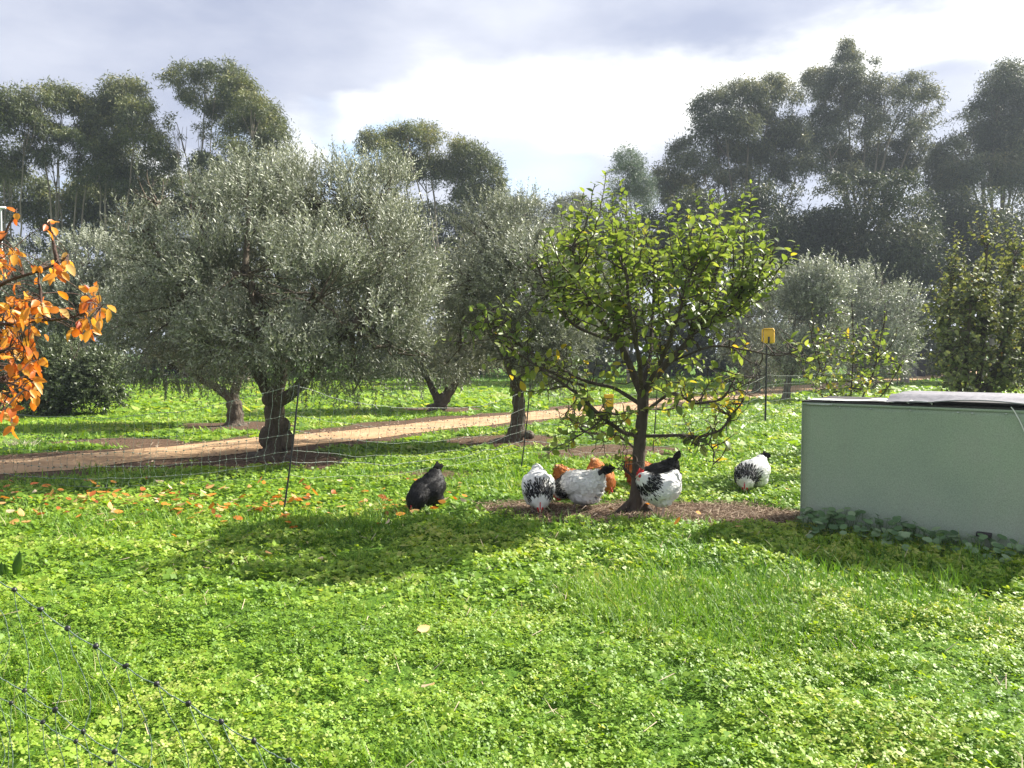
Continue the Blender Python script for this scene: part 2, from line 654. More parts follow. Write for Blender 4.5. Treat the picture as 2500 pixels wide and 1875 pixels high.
def path_dist(x, y):
    """signed offset from the path's centre line (positive on the near, right-hand side)"""
    best = np.full(np.shape(x), 1e9)
    sg = np.zeros(np.shape(x))
    for a, b in zip(PATH[:-1], PATH[1:]):
        ab = b - a
        t = np.clip(((x - a[0]) * ab[0] + (y - a[1]) * ab[1]) / (ab @ ab), 0, 1)
        dx, dy = x - a[0] - t * ab[0], y - a[1] - t * ab[1]
        dd = np.hypot(dx, dy)
        s = np.sign(ab[1] * dx - ab[0] * dy)
        sg = np.where(dd < best, s, sg)
        best = np.minimum(best, dd)
    return best * sg


def dirt(x, y):
    n = fbm(x * 1.3, y * 1.3, 3)
    n2 = fbm(x * .5, y * .5, 9)
    # scratched bare patch round the apple trunk, out to the green box
    e = np.hypot((x - 1.45) / 1.55, (y - 7.42) / .58)
    m = sstep(1.35, .6, e + (n - .5) * 1.5)
    e = np.hypot((x - 2.5) / .9, (y - 7.0) / .35)
    m = np.maximum(m, sstep(1.2, .7, e + (n - .5) * .9))
    e = np.hypot((x - .15) / .8, (y - 7.55) / .35)
    m = np.maximum(m, .62 * sstep(1.2, .6, e + (n - .5) * .9))
    # leaf mulch along the path and round the olives
    pd = path_dist(x, y)
    band = sstep(1.9, .9, np.abs(pd) + (n - .5) * 1.6)
    m = np.maximum(m, band * sstep(.25, .5, n2 + .12) * .9)
    for o in OLIVES:
        r = np.hypot(x - o.x, (y - o.y))
        m = np.maximum(m, .95 * sstep(1.7, .6, r + (n - .5) * 1.2))
    e = np.hypot((x - 1.75) / 1.3, (y - 11.9) / 1.0)
    m = np.maximum(m, sstep(1.2, .6, e + (n - .5) * 1.0) * .95)
    e = np.hypot((x + .9) / 1.0, (y - 9.6) / .5)
    m = np.maximum(m, .6 * sstep(1.2, .6, e + (n - .5) * 1.0))
    e = np.hypot((x + 6.6) / 1.6, (y - 13.0) / .8)
    m = np.maximum(m, sstep(1.2, .6, e + (n - .5) * 1.0))
    return m


def ground_z(x, y):
    return (fbm(x * .35, y * .35, 21, 3) - .5) * .05 * sstep(1.5, 3.0, np.abs(path_dist(x, y)))


def build_ground():
    xs = np.concatenate([[-500, -150, -60, -35], np.arange(-22, 30.01, .4), [40, 70, 160, 500]])
    ys = np.concatenate([[-60, -20, -6], np.arange(-2, 30.01, .25), np.arange(30.5, 60, 1.0), [75, 110, 200, 420, 900]])
    X, Y = np.meshgrid(xs, ys)
    Z = ground_z(X, Y)
    D = dirt(X, Y)
    mb = MB()
    idx = np.arange(X.size).reshape(X.shape)
    F = np.stack([idx[:-1, :-1], idx[:-1, 1:], idx[1:, 1:], idx[1:, :-1]], -1).reshape(-1, 4)
    mb.add(np.stack([X, Y, Z], -1), F, D.reshape(-1))
    o = mb.build('ground', M_GROUND, None, True)
    tag(o, kind='structure')
    # path: a gravel sheet with ragged edges, lying on the ground
    P = []
    for a, b in zip(PATH[:-1], PATH[1:]):
        n = max(2, int(np.linalg.norm(b - a) / .25))
        for i in range(n):
            P.append(a + (b - a) * i / n)
    P = np.array(P)
    for _ in range(30):
        P[1:-1] = (P[:-2] + 2 * P[1:-1] + P[2:]) / 4
    T = np.gradient(P, axis=0)
    T /= np.linalg.norm(T, axis=1, keepdims=True)
    Nn = np.stack([T[:, 1], -T[:, 0]], 1)
    s = np.arange(len(P)) * .25
    rows = []
    for k, q in enumerate(np.linspace(-1, 1, 9)):
        jit = (fbm(s * 1.1, s * 0 + 5.0 * (q > 0), 17) - .5) * .5 * abs(q)
        w = (PATH_HALF + .55 * sstep(20, 34, P[:, 1])) * q + np.sign(q) * jit
        xy = P + Nn * w[:, None]
        z = np.full(len(P), .008 + .018 * (1 - q * q))
        rows.append(np.concatenate([xy, z[:, None]], 1))
    R = np.stack(rows, 1)
    mb = MB()
    idx = np.arange(R.shape[0] * R.shape[1]).reshape(R.shape[:2])
    F = np.stack([idx[:-1, :-1], idx[:-1, 1:], idx[1:, 1:], idx[1:, :-1]], -1).reshape(-1, 4)
    mb.add(R, F)
    tag(mb.build('path', M_PATH, None, True), kind='structure')


build_ground()


def wedge_points(n_per_m2, d0, d1, margin=1.1):
    """points on the ground in the strip of it that the view sees, and a bit to either side"""
    hw, side = 1250 / FPX * margin, .6
    area = hw * (d1 * d1 - d0 * d0) + 2 * side * (d1 - d0)
    n = int(area * n_per_m2)
    y = rng.uniform(0, 1, n * 3) * (d1 - d0) + d0
    y = y[rng.random(n * 3) < (hw * y + side) / (hw * d1 + side)][:n]
    n = len(y)
    x = rng.uniform(-1, 1, n) * (hw * y + side)
    return x, y


def cover_height(x, y):
    h = fbm(x * 1.6, y * 1.6, 31, 4)
    return np.clip(.012 + .16 * (h - .28), .012, .12)


def build_ground_cover():
    # --- clover and small lobed herbs in the foreground
    mb = MB()

    def herbs(dens, d0, d1, size, quads):
        x, y = wedge_points(dens, d0, d1)
        dm = dirt(x, y)
        keepm = rng.random(len(x)) > sstep(.35, .7, dm + .1)
        clump = fbm(x * 5, y * 5, 41, 3)
        keepm &= rng.random(len(x)) < .25 + 1.6 * sstep(.3, .6, clump)
        keepm &= np.abs(path_dist(x, y)) > 1.0
        x, y, clump = x[keepm], y[keepm], clump[keepm]
        n = len(x)
        top = cover_height(x, y) * (.75 + .6 * sstep(.3, .7, clump)) * (1 - .7 * sstep(11, 18, y))
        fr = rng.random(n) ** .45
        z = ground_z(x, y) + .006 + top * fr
        nrm = unit(np.stack([rng.normal(0, .42, n) + .12, rng.normal(0, .42, n) - .1, np.ones(n)], 1))
        a = rng.uniform(0, 2 * math.pi, n)
        d = np.stack([np.cos(a), np.sin(a), np.zeros(n)], 1)
        d = perp(nrm, d)
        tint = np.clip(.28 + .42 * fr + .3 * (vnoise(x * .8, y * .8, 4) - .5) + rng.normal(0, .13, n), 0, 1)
        big = np.where(rng.random(n) < .035, 2.0, 1.0)
        L = size * rng.uniform(.65, 1.35, n) * big
        p = np.stack([x, y, z], 1)
        if quads == 3:
            for k in (0, 1, 2):
                b = k * 2.094 + rng.normal(0, .2, n)
                s = np.cross(nrm, d)
                dk = d * np.cos(b)[:, None] + s * np.sin(b)[:, None]
                dk = unit(dk + nrm * rng.normal(.08, .2, n)[:, None])
                nk = perp(dk, nrm)
                add_leaves(mb, LEAFLET if d1 < 5 else DIAMOND, p, dk, nk, L, L * .9, np.clip(tint + rng.normal(0, .05, n), 0, 1))
        else:
            add_leaves(mb, DIAMOND if d1 < 12 else SLIVER, p, d, nrm, L * 1.5, L * (1.15 if d1 < 12 else 1.7), tint)
    herbs(4000, 2.3, 4.6, .0142, 3)
    herbs(1900, 4.6, 7.2, .021, 3)
    herbs(1500, 7.2, 11.5, .028, 1)
    herbs(420, 11.5, 19, .05, 1)
    herbs(90, 19, 40, .10, 1)
    o = mb.build('clover_ground_cover', M_CLOVER)
    tag(o, 'bright green clover and low herbs carpeting the ground before the hens', 'clover', kind='stuff')
    # --- grass blades
    mb = MB()

    def blades(dens, d0, d1, h0, wd, thr):
        x, y = wedge_points(dens, d0, d1)
        dm = dirt(x, y)
        g = fbm(x * .9, y * .9, 55, 4)
        k = (rng.random(len(x)) > sstep(.3, .75, dm)) & (rng.random(len(x)) < sstep(thr, thr + .2, g)) & (np.abs(path_dist(x, y)) > .62 + .5 * rng.random(len(x)))
        x, y, g = x[k], y[k], g[k]
        n = len(x)
        h = h0 * rng.uniform(.5, 1.3, n) * (.55 + .9 * sstep(thr, thr + .3, g))
        a = rng.uniform(0, 2 * math.pi, n)
        lean = rng.uniform(.1, .75, n)
        d = unit(np.stack([np.cos(a) * lean, np.sin(a) * lean, np.ones(n)], 1))
        nn = perp(d, np.stack([np.cos(a), np.sin(a), np.zeros(n)], 1) + rng.normal(0, .5, (n, 3)))
        T = (np.array([(0, .5, 0), (0, -.5, 0), (.55, .42, .05), (.55, -.42, .05), (1, 0, .28)]), np.array([(0, 1, 3), (0, 3, 2), (2, 3, 4)]))
        tint = np.clip(.45 + rng.normal(0, .16, n) + .3 * (vnoise(x * .6, y * .6, 8) - .5) + (rng.random(n) < .03) * .5, 0, 1)
        add_leaves(mb, T, np.stack([x, y, ground_z(x, y)], 1), d, nn, h, wd, tint)
    blades(1500, 2.2, 5.0, .13, .0038, .38)
    blades(620, 5.0, 9.0, .10, .007, .42)
    blades(200, 9.0, 16.0, .09, .014, .30)
    blades(80, 16, 30, .055, .026, .25)
    blades(26, 30, 55, .07, .06, .2)
    o = mb.build('grass', M_GRASS)
    tag(o, 'green grass blades growing in tufts through the clover and orchard floor', 'grass', kind='stuff')
    # --- straw and twigs on the scratched soil
    mb = MB()

    def sticks(n, x, y, l0, r, tl):
        m = (rng.random(len(x)) < sstep(.35, .75, dirt(x, y))) & (np.abs(path_dist(x, y)) > .85)
        x, y = x[m][:n], y[m][:n]
        n = len(x)
        a = rng.uniform(0, math.pi, n)
        d = unit(np.stack([np.cos(a), np.sin(a), rng.normal(.05, .16, n)], 1))
        nn = perp(d, np.tile([0, 0, 1.0], (n, 1)) + rng.normal(0, .3, (n, 3)))
        T = (np.array([(0, .5, 0), (0, -.5, 0), (0, 0, .02), (1, .35, 0), (1, -.35, 0), (1, 0, .015)]),
             np.array([(0, 3, 5), (0, 5, 2), (1, 2, 5), (1, 5, 4), (0, 1, 4), (0, 4, 3)]))
        add_leaves(mb, T, np.stack([x, y, ground_z(x, y) + rng.uniform(.003, .03, n)], 1), d, nn, l0 * rng.uniform(.4, 1.5, n), r, np.clip(rng.normal(tl, .25, n), 0, 1))
    k = 26000
    sticks(7500, rng.uniform(-.9, 3.6, k), rng.uniform(6.4, 8.6, k), .065, .006, .55)
    x, y = wedge_points(60, 8.6, 16)
    sticks(9000, x, y, .09, .012, .45)
    x, y = wedge_points(8, 16, 30)
    sticks(5000, x, y, .14, .02, .45)
    x, y = wedge_points(18, 2.4, 8)
    k0 = len(x)
    a = rng.uniform(0, math.pi, k0)
    d = unit(np.stack([np.cos(a), np.sin(a), rng.normal(.2, .3, k0)], 1))
    T = (np.array([(0, .5, 0), (0, -.5, 0), (1, .3, 0), (1, -.3, .03)]), np.array([(0, 1, 3), (0, 3, 2)]))
    add_leaves(mb, T, np.stack([x, y, cover_height(x, y) + rng.uniform(-.02, .02, k0)], 1), d, perp(d, np.tile([0, 0, 1.0], (k0, 1))), rng.uniform(.02, .10, k0), .0035, np.clip(rng.normal(.85, .2, k0), 0, 1))
    o = mb.build('straw_litter', M_STRAW)
    tag(o, 'brown straw and bark litter on the scratched soil under the trees', 'straw', kind='stuff')


build_ground_cover()


def path_grit():
    mb = MB()
    n = 2600
    x, y = wedge_points(30, 8, 30)
    pd = path_dist(x, y)
    k = np.abs(pd) < .95
    x, y, pd = x[k][:n], y[k][:n], pd[k][:n]
    m = len(x)
    V = np.array([(1, 0, 0), (0, 1, 0), (-1, 0, 0), (0, -1, 0), (0, 0, .8)])
    F = np.array([(0, 1, 4), (1, 2, 4), (2, 3, 4), (3, 0, 4)])
    sz = rng.uniform(.006, .02, m) * (1 + .04 * (y - 8))
    VV = V[None] * sz[:, None, None] * rng.uniform(.6, 1.4, (m, 5, 3)) + np.stack([x, y, .010 + .016 * np.clip(1 - pd ** 2, 0, 1)], 1)[:, None]
    mb.add(VV.reshape(-1, 3), (F[None] + (np.arange(m) * 5)[:, None, None]).reshape(-1, 3), np.repeat(np.clip(rng.normal(.6, .3, m), 0, 1), 5))
    o = mb.build('path_grit', M_STRAW)
    tag(o, 'small stones and leaf crumbs strewn over the sandy path', 'stones', kind='stuff')


path_grit()

# ------------------------------------------------------------------ trees: shared growers


def bez(p0, p1, p2, n=8, wob=0.0):
    t = np.linspace(0, 1, n)[:, None]
    P = (1 - t) ** 2 * np.array(p0) + 2 * t * (1 - t) * np.array(p1) + t * t * np.array(p2)
    if wob:
        P[1:-1] += rng.normal(0, wob, (n - 2, 3))
    return P


def in_lobes(lobes, n, shell=.45, zmin=-1.0):
    """n points spread through a list of ellipsoid lobes (c, r), towards their outsides; returns points, outward direction, lobe index"""
    vol = np.array([r[0] * r[1] + r[0] * r[2] + r[1] * r[2] for c, r in lobes])
    k = rng.choice(len(lobes), n, p=vol / vol.sum())
    C = np.array([c for c, r in lobes])[k]
    R = np.array([r for c, r in lobes])[k]
    u = rdir(n)
    u[:, 2] = np.where(u[:, 2] < zmin, -u[:, 2] * .5, u[:, 2])
    u = unit(u)
    rad = (shell + (1 - shell) * rng.random(n)) ** .6
    return C + u * R * rad[:, None], u, k


def px_lobes(lst, d, depth=1.0, jit=.4):
    L = []
    for q in lst:
        px, py, rx, ry = q[:4]
        dd = d + (q[4] if len(q) > 4 else rng.normal(0, jit))
        c = at(px, py, dd)
        s = dd / FPX
        L.append((np.array(c), np.array((rx * s, .5 * (rx + ry) * s * depth, ry * s))))
    return L


def gum_tree(label, d, base_px, lobes_px, leaf=(.17, .034), cover=2.6, mat=None, trunk_r=.17, fork=.35, limbs=True, depth=1.15, jit=1.0, zmin=-.6, group='tall gum trees behind the orchard', name='gum_tree', cat='tree', lean=0, bark=None):
    base = Vector(((base_px - CX) / FPX * d, d, 0))
    root = empty(name, base, label, cat, group)
    lobes = px_lobes(lobes_px, d, depth, jit)
    mb = MB()
    top = max(c[2] for c, r in lobes)
    cen = np.mean([c for c, r in lobes], axis=0)
    bb = np.array(base)
    fk = bb + (np.array((cen[0], cen[1], top)) - bb) * np.array((fork * .5, fork * .5, fork))
    mb.tube(bez(bb - np.array((0, 0, .2)), (bb + fk) / 2 + rng.normal(0, .15, 3), fk, 8), np.linspace(trunk_r, trunk_r * .72, 8), 8)
    for c, r in lobes:
        if not limbs:
            break
        if rng.random() > .6:
            continue
        tz = min(.85, rng.uniform(.45, .85))
        st = bb + (fk - bb) * tz if c[2] < fk[2] + 1 else fk
        mid = st * .45 + c * .55
        mid[2] = st[2] + (c[2] - st[2]) * .42
        mid[:2] += (c[:2] - st[:2]) * .08 + rng.normal(0, .35, 2)
        r0 = trunk_r * rng.uniform(.32, .5)
        mb.tube(bez(st, mid, c, 9, .05), np.linspace(r0, .02, 9), 6)
        for _ in range(4):
            e = c + rdir(1)[0] * r * .8
            e[2] = max(e[2], c[2] - r[2] * .2)
            s0 = mid * .3 + c * .7
            mb.tube(bez(s0, (s0 + e) / 2 + rng.normal(0, .1, 3), e, 5), np.linspace(r0 * .3, .008, 5), 4)
    keep(mb.build('trunk', bark or M_BARK_GUM, root, True))
    # foliage: hanging clumps over the upper side of each lobe
    mb = MB()
    area = sum(math.pi * r[0] * r[2] for c, r in lobes)
    n = int(area * cover * 1.05 / (leaf[0] * leaf[1] * .5))
    lobes = [(c, r * np.array((1.06, 1.06, 1.06))) for c, r in lobes]
    per = 34
    nc = max(30, n // per)
    cp, cu, k = in_lobes(lobes, int(nc * 1.45), .35, zmin)
    gap = .5 * (fbm(cp[:, 0] * .8, cp[:, 2] * .8, 81, 3) + fbm(cp[:, 1] * .8 + 7, cp[:, 2] * .8 + 3, 82, 3))
    sel = np.argsort(-(gap + rng.normal(0, .04, len(cp))))[:nc]
    cp, cu, k = cp[sel], cu[sel], k[sel]
    csz = np.array([min(r[0], r[2]) for c, r in lobes])[k] * .13 + .12
    p = np.repeat(cp, per, 0) + rng.normal(0, 1, (nc * per, 3)) * np.repeat(csz, per)[:, None] * np.array((.75, .75, .6))
    u = np.repeat(cu, per, 0)
    m = len(p)
    dirv = unit(u * .35 + np.array((0, 0, -.55)) + rng.normal(0, .55, (m, 3)))
    nn = perp(dirv, rdir(m))
    ct = np.repeat(rng.normal(0, .13, nc), per)
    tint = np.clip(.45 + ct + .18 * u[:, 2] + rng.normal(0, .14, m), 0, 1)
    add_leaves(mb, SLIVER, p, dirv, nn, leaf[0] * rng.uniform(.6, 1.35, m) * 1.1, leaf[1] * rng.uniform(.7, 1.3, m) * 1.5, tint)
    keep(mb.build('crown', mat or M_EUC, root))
    return root


def olive_tree(label, base, trunk_pts, forks, lobes, n_twigs, per=15, leaf=(.062, .0135), mat=None, trunk_r=.2, group='olive trees by the path', burls=(), upright=.6, name='olive_tree', twig_len=(.22, .46), bark=None):
    """trunk_pts: points of the trunk; forks: list of limb polylines; lobes: crown ellipsoids"""
    root = empty(name, base, label, 'tree', group)
    mb = MB()
    P = np.array([tuple(p) for p in trunk_pts], float)
    nP = len(P)
    t = np.linspace(0, nP - 1, nP * 4)
    PP = np.stack([np.interp(t, np.arange(nP), P[:, i]) for i in range(3)], 1)
    zz = PP[:, 2] - PP[0, 2]
    rr = trunk_r * (1 + .75 * np.exp(-zz / .14)) * np.linspace(1.0, .8, len(t)) * (1 + .10 * np.sin(np.arange(len(t)) * 1.9) + .06 * rng.normal(size=len(t)))
    mb.tube(PP, rr, 12)
    for (bp, br) in burls:
        bm = bmesh.new()
        bmesh.ops.create_icosphere(bm, subdivisions=3, radius=1)
        V = np.array([v.co for v in bm.verts])
        V *= (1 + .25 * (fbm(V[:, 0] * 2 + V[:, 2], V[:, 1] * 2 + 3, int(br[0] * 1000)) - .5)[:, None])
        F = np.array([[v.index for v in f.verts] for f in bm.faces])
        bm.free()
        mb.add(V * np.array(br) + np.array(bp), F)
    tips = []
    for f in forks:
        Q = np.array([tuple(p) for p in f[0]], float)
        m = len(Q)
        tt = np.linspace(0, m - 1, m * 4)
        QQ = np.stack([np.interp(tt, np.arange(m), Q[:, i]) for i in range(3)], 1)
        for _ in range(2):
            QQ[1:-1] = (QQ[:-2] + 2 * QQ[1:-1] + QQ[2:]) / 4
        mb.tube(QQ, np.linspace(f[1], f[1] * .4, len(QQ)) * (1 + .06 * rng.normal(size=len(QQ))), 9)
        tips.append(QQ[-1])
    tips = np.array(tips)
    for c, r in lobes:
        i = np.argmin(np.linalg.norm(tips - c, axis=1))
        s0 = tips[i]
        mid = (s0 + c) / 2 + rng.normal(0, .12, 3)
        mb.tube(bez(s0, mid, c, 7, .03), np.linspace(.045, .014, 7), 5)
        for _ in range(9):
            e = c + rdir(1)[0] * r * .9
            q0 = mid * .35 + c * .65 + rng.normal(0, .06, 3)
            mb.tube(bez(q0, (q0 + e) / 2 + rng.normal(0, .07, 3), e, 5), np.linspace(.016, .004, 5), 4)
    keep(mb.build('trunk', bark or M_BARK, root, True))
    mb = MB()
    p, u, k = in_lobes(lobes, int(n_twigs * 1.5), .3)
    fs = 1.9 * 11 / max(base.y, 11)
    gap = .5 * (fbm(p[:, 0] * fs, p[:, 2] * fs, 71, 3) + fbm(p[:, 1] * fs + 7, p[:, 2] * fs + 3, 72, 3))
    score = gap + rng.normal(0, .035, len(p))
    sel = np.argsort(-score)[:n_twigs]
    p, u, k, gap = p[sel], u[sel], k[sel], gap[sel]
    tl = rng.uniform(*twig_len, n_twigs)
    drp = sstep(-.1, -.8, u[:, 2])
    td = unit(u * .75 + np.array((0, 0, 1.0)) * (upright * (1 - 1.9 * drp))[:, None] + rng.normal(0, .33, (n_twigs, 3)))
    # twig stems
    s1 = perp(td, rdir(n_twigs))
    T = (np.array([(0, .5, 0), (0, -.5, 0), (1, 0, 0)]), np.array([(0, 1, 2)]))
    add_leaves(mb, T, p, td, s1, tl, .007, np.full(n_twigs, .25))
    tt = np.tile((np.arange(per) + .5) / per, n_twigs)
    td_ = np.repeat(td, per, 0)
    m = n_twigs * per
    pp = np.repeat(p, per, 0) + td_ * (tt * np.repeat(tl, per))[:, None]
    ph = np.tile((np.arange(per) % 2) * math.pi + (np.arange(per) // 2) * 1.57, n_twigs) + np.repeat(rng.uniform(0, 6.28, n_twigs), per) + rng.normal(0, .25, m)
    a1 = np.repeat(s1, per, 0)
    a2 = np.cross(td_, a1)
    side = a1 * np.cos(ph)[:, None] + a2 * np.sin(ph)[:, None]
    ld = unit(td_ * .75 + side * rng.uniform(.5, .95, m)[:, None])
    nn = perp(ld, td_ - side * .2 + rng.normal(0, .25, (m, 3)))
    tw = np.repeat(rng.normal(0, .10, n_twigs) + 1.1 * (gap - gap.mean()), per)
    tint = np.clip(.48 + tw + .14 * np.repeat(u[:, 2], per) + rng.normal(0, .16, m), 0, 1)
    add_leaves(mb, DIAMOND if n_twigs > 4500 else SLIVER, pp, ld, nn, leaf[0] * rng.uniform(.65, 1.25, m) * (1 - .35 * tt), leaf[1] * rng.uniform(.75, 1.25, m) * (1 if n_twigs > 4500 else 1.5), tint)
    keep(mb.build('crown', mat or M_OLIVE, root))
    return root


# ------------------------------------------------------------------ gum trees and evergreens at the back
def far_trees():
    gum_tree('gum tree cut by the left edge of the photo, beside the flat-topped gum', 40, 40,
             [(15, 262, 62, 52), (62, 300, 52, 42), (20, 350, 60, 45), (75, 390, 40, 35), (-60, 280, 80, 60), (-40, 400, 80, 60), (20, 430, 40, 30)], trunk_r=.14, fork=.25)
    gum_tree('flat-topped gum tree with pale forked trunks left of the rounded gum', 41, 140,
             [(98, 250, 46, 36), (150, 242, 52, 36), (200, 262, 46, 34), (232, 288, 38, 30), (110, 330, 60, 34), (170, 350, 52, 34), (140, 385, 46, 28), (215, 340, 40, 34)], trunk_r=.17, fork=.2, mat=M_EUC)
    gum_tree('dense gum tree with a round green topknot, left of the tall open gum', 42, 270,
             [(308, 246, 58, 50), (332, 282, 40, 42), (275, 268, 30, 34), (262, 330, 58, 46), (232, 385, 60, 44), (345, 350, 62, 44), (392, 400, 44, 44), (300, 400, 70, 50), (250, 440, 80, 44), (340, 450, 70, 40), (412, 440, 30, 34)], cover=3.2, trunk_r=.2, fork=.3)
    gum_tree('tall open gum tree with thin bare limbs and a flat crown', 43, 505,
             [(405, 208, 40, 26), (452, 186, 42, 30), (500, 198, 36, 32), (532, 172, 42, 30), (570, 192, 34, 30), (478, 262, 26, 26), (432, 302, 28, 22), (424, 322, 18, 16), (498, 322, 22, 20), (470, 232, 30, 20)], cover=2.0, trunk_r=.13, fork=.3, jit=.5)
    gum_tree('bushy olive-tinted gum tree to the right of the tall open gum', 41.5, 600,
             [(580, 226, 46, 36), (562, 272, 52, 36), (612, 262, 40, 40), (648, 300, 46, 44), (670, 352, 40, 52), (598, 340, 62, 52), (640, 400, 60, 40), (556, 380, 44, 44), (505, 412, 42, 34), (545, 440, 50, 34), (690, 390, 28, 36)], cover=3.2, trunk_r=.2, fork=.35)
    gum_tree('wide domed gum tree in the middle of the skyline', 44, 1085,
             [(912, 360, 36, 40), (945, 392, 40, 44), (992, 344, 54, 40), (1042, 330, 30, 30), (1085, 372, 54, 42), (1140, 392, 50, 44), (1182, 424, 42, 46), (1110, 440, 62, 44), (1040, 420, 56, 36), (1205, 466, 34, 42), (1150, 480, 50, 30), (985, 410, 44, 40), (930, 430, 40, 40)], cover=3.2, trunk_r=.22, fork=.35)
    gum_tree('low dark shrub top between the domed gum and the fruit tree', 55, 1310,
             [(1290, 486, 34, 18), (1335, 492, 32, 18), (1240, 500, 30, 16), (1400, 500, 40, 22), (1300, 520, 120, 26)], name='shrub', cat='shrub', limbs=False, trunk_r=.1, fork=.7, mat=M_EUC_B, group='far evergreens')
    gum_tree('pale feathery wattle tree behind the top of the fruit tree', 36, 1535,
             [(1530, 388, 28, 28), (1545, 412, 32, 30), (1520, 430, 36, 26), (1560, 450, 36, 30), (1500, 470, 40, 30), (1540, 490, 60, 36)], leaf=(.11, .02), cover=1.9, mat=M_WATTLE, trunk_r=.08, fork=.4, group='far evergreens', name='wattle_tree')
    gum_tree('broad drooping gum tree left of the tallest gum on the right', 44, 1830,
             [(1742, 270, 50, 42), (1800, 250, 50, 46), (1835, 238, 40, 36), (1880, 226, 38, 40), (1905, 270, 50, 56), (1770, 320, 80, 44), (1850, 320, 76, 48), (1905, 330, 46, 40), (1672, 378, 40, 38), (1708, 398, 46, 40), (1780, 380, 50, 36), (1840, 380, 50, 30), (1622, 440, 34, 44), (1660, 470, 46, 50), (1740, 450, 50, 40), (1880, 400, 44, 44), (1830, 440, 60, 44), (1935, 360, 36, 60), (1945, 420, 44, 44), (1790, 440, 50, 36)], cover=3.0, mat=M_EUC_B, trunk_r=.26, fork=.35)
    gum_tree('tallest gum tree on the right with a spire-like tip', 47, 2090,
             [(2066, 122, 18, 26), (2070, 158, 32, 34), (2060, 195, 44, 36), (2000, 196, 36, 30), (1972, 222, 32, 28), (2134, 176, 18, 30), (2110, 226, 48, 38), (2160, 232, 48, 42), (2042, 248, 50, 40), (2235, 206, 28, 34), (2262, 262, 36, 50), (2200, 262, 52, 40), (2092, 300, 84, 50), (2184, 316, 72, 46), (2016, 344, 48, 34), (2250, 320, 40, 34), (2160, 370, 56, 26), (2040, 390, 50, 36), (2000, 300, 34, 36), (2110, 410, 60, 40), (2190, 420, 50, 36), (2060, 440, 50, 40), (2240, 380, 34, 36), (1985, 400, 34, 44)], cover=2.8, mat=M_EUC_B, trunk_r=.28, fork=.4)
    gum_tree('dark gum tree cut by the right edge of the photo', 45, 2430,
             [(2446, 196, 48, 44), (2490, 180, 50, 44), (2430, 240, 48, 48), (2500, 250, 60, 60), (2346, 318, 46, 40), (2320, 370, 36, 40), (2390, 350, 50, 46), (2450, 340, 60, 56), (2500, 380, 60, 60), (2340, 430, 44, 44), (2410, 430, 70, 50), (2480, 450, 60, 50), (2300, 420, 40, 44), (2310, 480, 50, 40), (2400, 290, 40, 44), (2580, 260, 90, 80), (2600, 420, 100, 90)], cover=3.2, mat=M_EUC_B, trunk_r=.28, fork=.35)
    ever = 'dark evergreen trees below the gums'

    def dark(label, d, bx, l, m=M_EVERGREEN):
        gum_tree(label, d, bx, l, leaf=(.18 * d / 40, .045 * d / 40), cover=3.2, mat=m, limbs=False, trunk_r=.2, fork=.5, zmin=-.9, group=ever, name='evergreen_tree')
    dark('dark evergreen tree below the broad drooping gum on the right', 39, 1880, [(1905, 470, 66, 56), (1860, 520, 90, 64), (1940, 560, 80, 70), (1840, 600, 110, 60), (1930, 640, 110, 56), (1760, 560, 70, 70), (1700, 600, 80, 70), (1690, 520, 60, 50), (1620, 560, 60, 60), (1600, 640, 90, 60)])
    dark('dark evergreen tree under the tallest gum on the right', 38, 2080, [(2030, 480, 50, 50), (2090, 540, 90, 70), (2010, 600, 80, 70), (2110, 620, 110, 64), (2040, 660, 100, 50), (2120, 470, 40, 44)])
    dark('dark evergreen tree right of the tallest gum, with olive-tinted side', 37, 2210, [(2200, 470, 40, 46), (2215, 540, 66, 70), (2190, 610, 90, 64), (2240, 650, 90, 50), (2250, 590, 50, 50)])
    dark('dark evergreen tree below the gum at the right edge', 40, 2400, [(2350, 520, 60, 60), (2420, 540, 90, 70), (2340, 610, 80, 70), (2440, 640, 110, 70), (2520, 560, 80, 80)])
    dark('dark evergreen tree between the pale gum trunks at the left', 46, 220, [(60, 470, 60, 50), (225, 480, 60, 46), (300, 500, 80, 50), (150, 520, 80, 50), (40, 560, 90, 60), (220, 570, 110, 60), (-60, 500, 80, 70)], M_EUC)
    dark('dark evergreen tree behind the big olive tree, under the bushy gum', 46, 450, [(400, 480, 70, 44), (480, 470, 60, 44), (560, 480, 70, 40), (620, 450, 70, 44), (440, 560, 120, 70), (600, 540, 120, 70), (730, 470, 50, 50), (760, 560, 110, 60)], M_EUC)
    dark('dark evergreen hedge tree behind the middle olives', 58, 1100, [(1050, 560, 130, 60), (1180, 540, 90, 50), (1300, 580, 130, 60), (1440, 560, 110, 60), (920, 560, 110, 70), (1500, 620, 120, 60), (1200, 640, 200, 60), (950, 650, 160, 60)])
    # far low growth that closes the view under the crowns
    belt = gum_tree('dark belt of far shrubs closing the view under the trees', 50, 700, [(x + 30 * math.sin(x), y, 80, 56) for y in (665, 735, 800, 870) for x in range(-260, 2860, 92)], leaf=(.34, .13), cover=1.7, mat=M_EUC, limbs=False, trunk_r=.1, fork=.5, zmin=-.95, group=None, name='shrub_belt', cat='shrubs')
    belt['kind'] = 'stuff'


far_trees()

# ------------------------------------------------------------------ olive trees


def lobes_from_px(lst, d, depth=1.0):
    return [(np.array(at(px, py, d + dz)), np.array((r * s, r * s * depth, r2 * s))) for (px, py, r, r2, dz) in lst for s in [(d + dz) / FPX]]


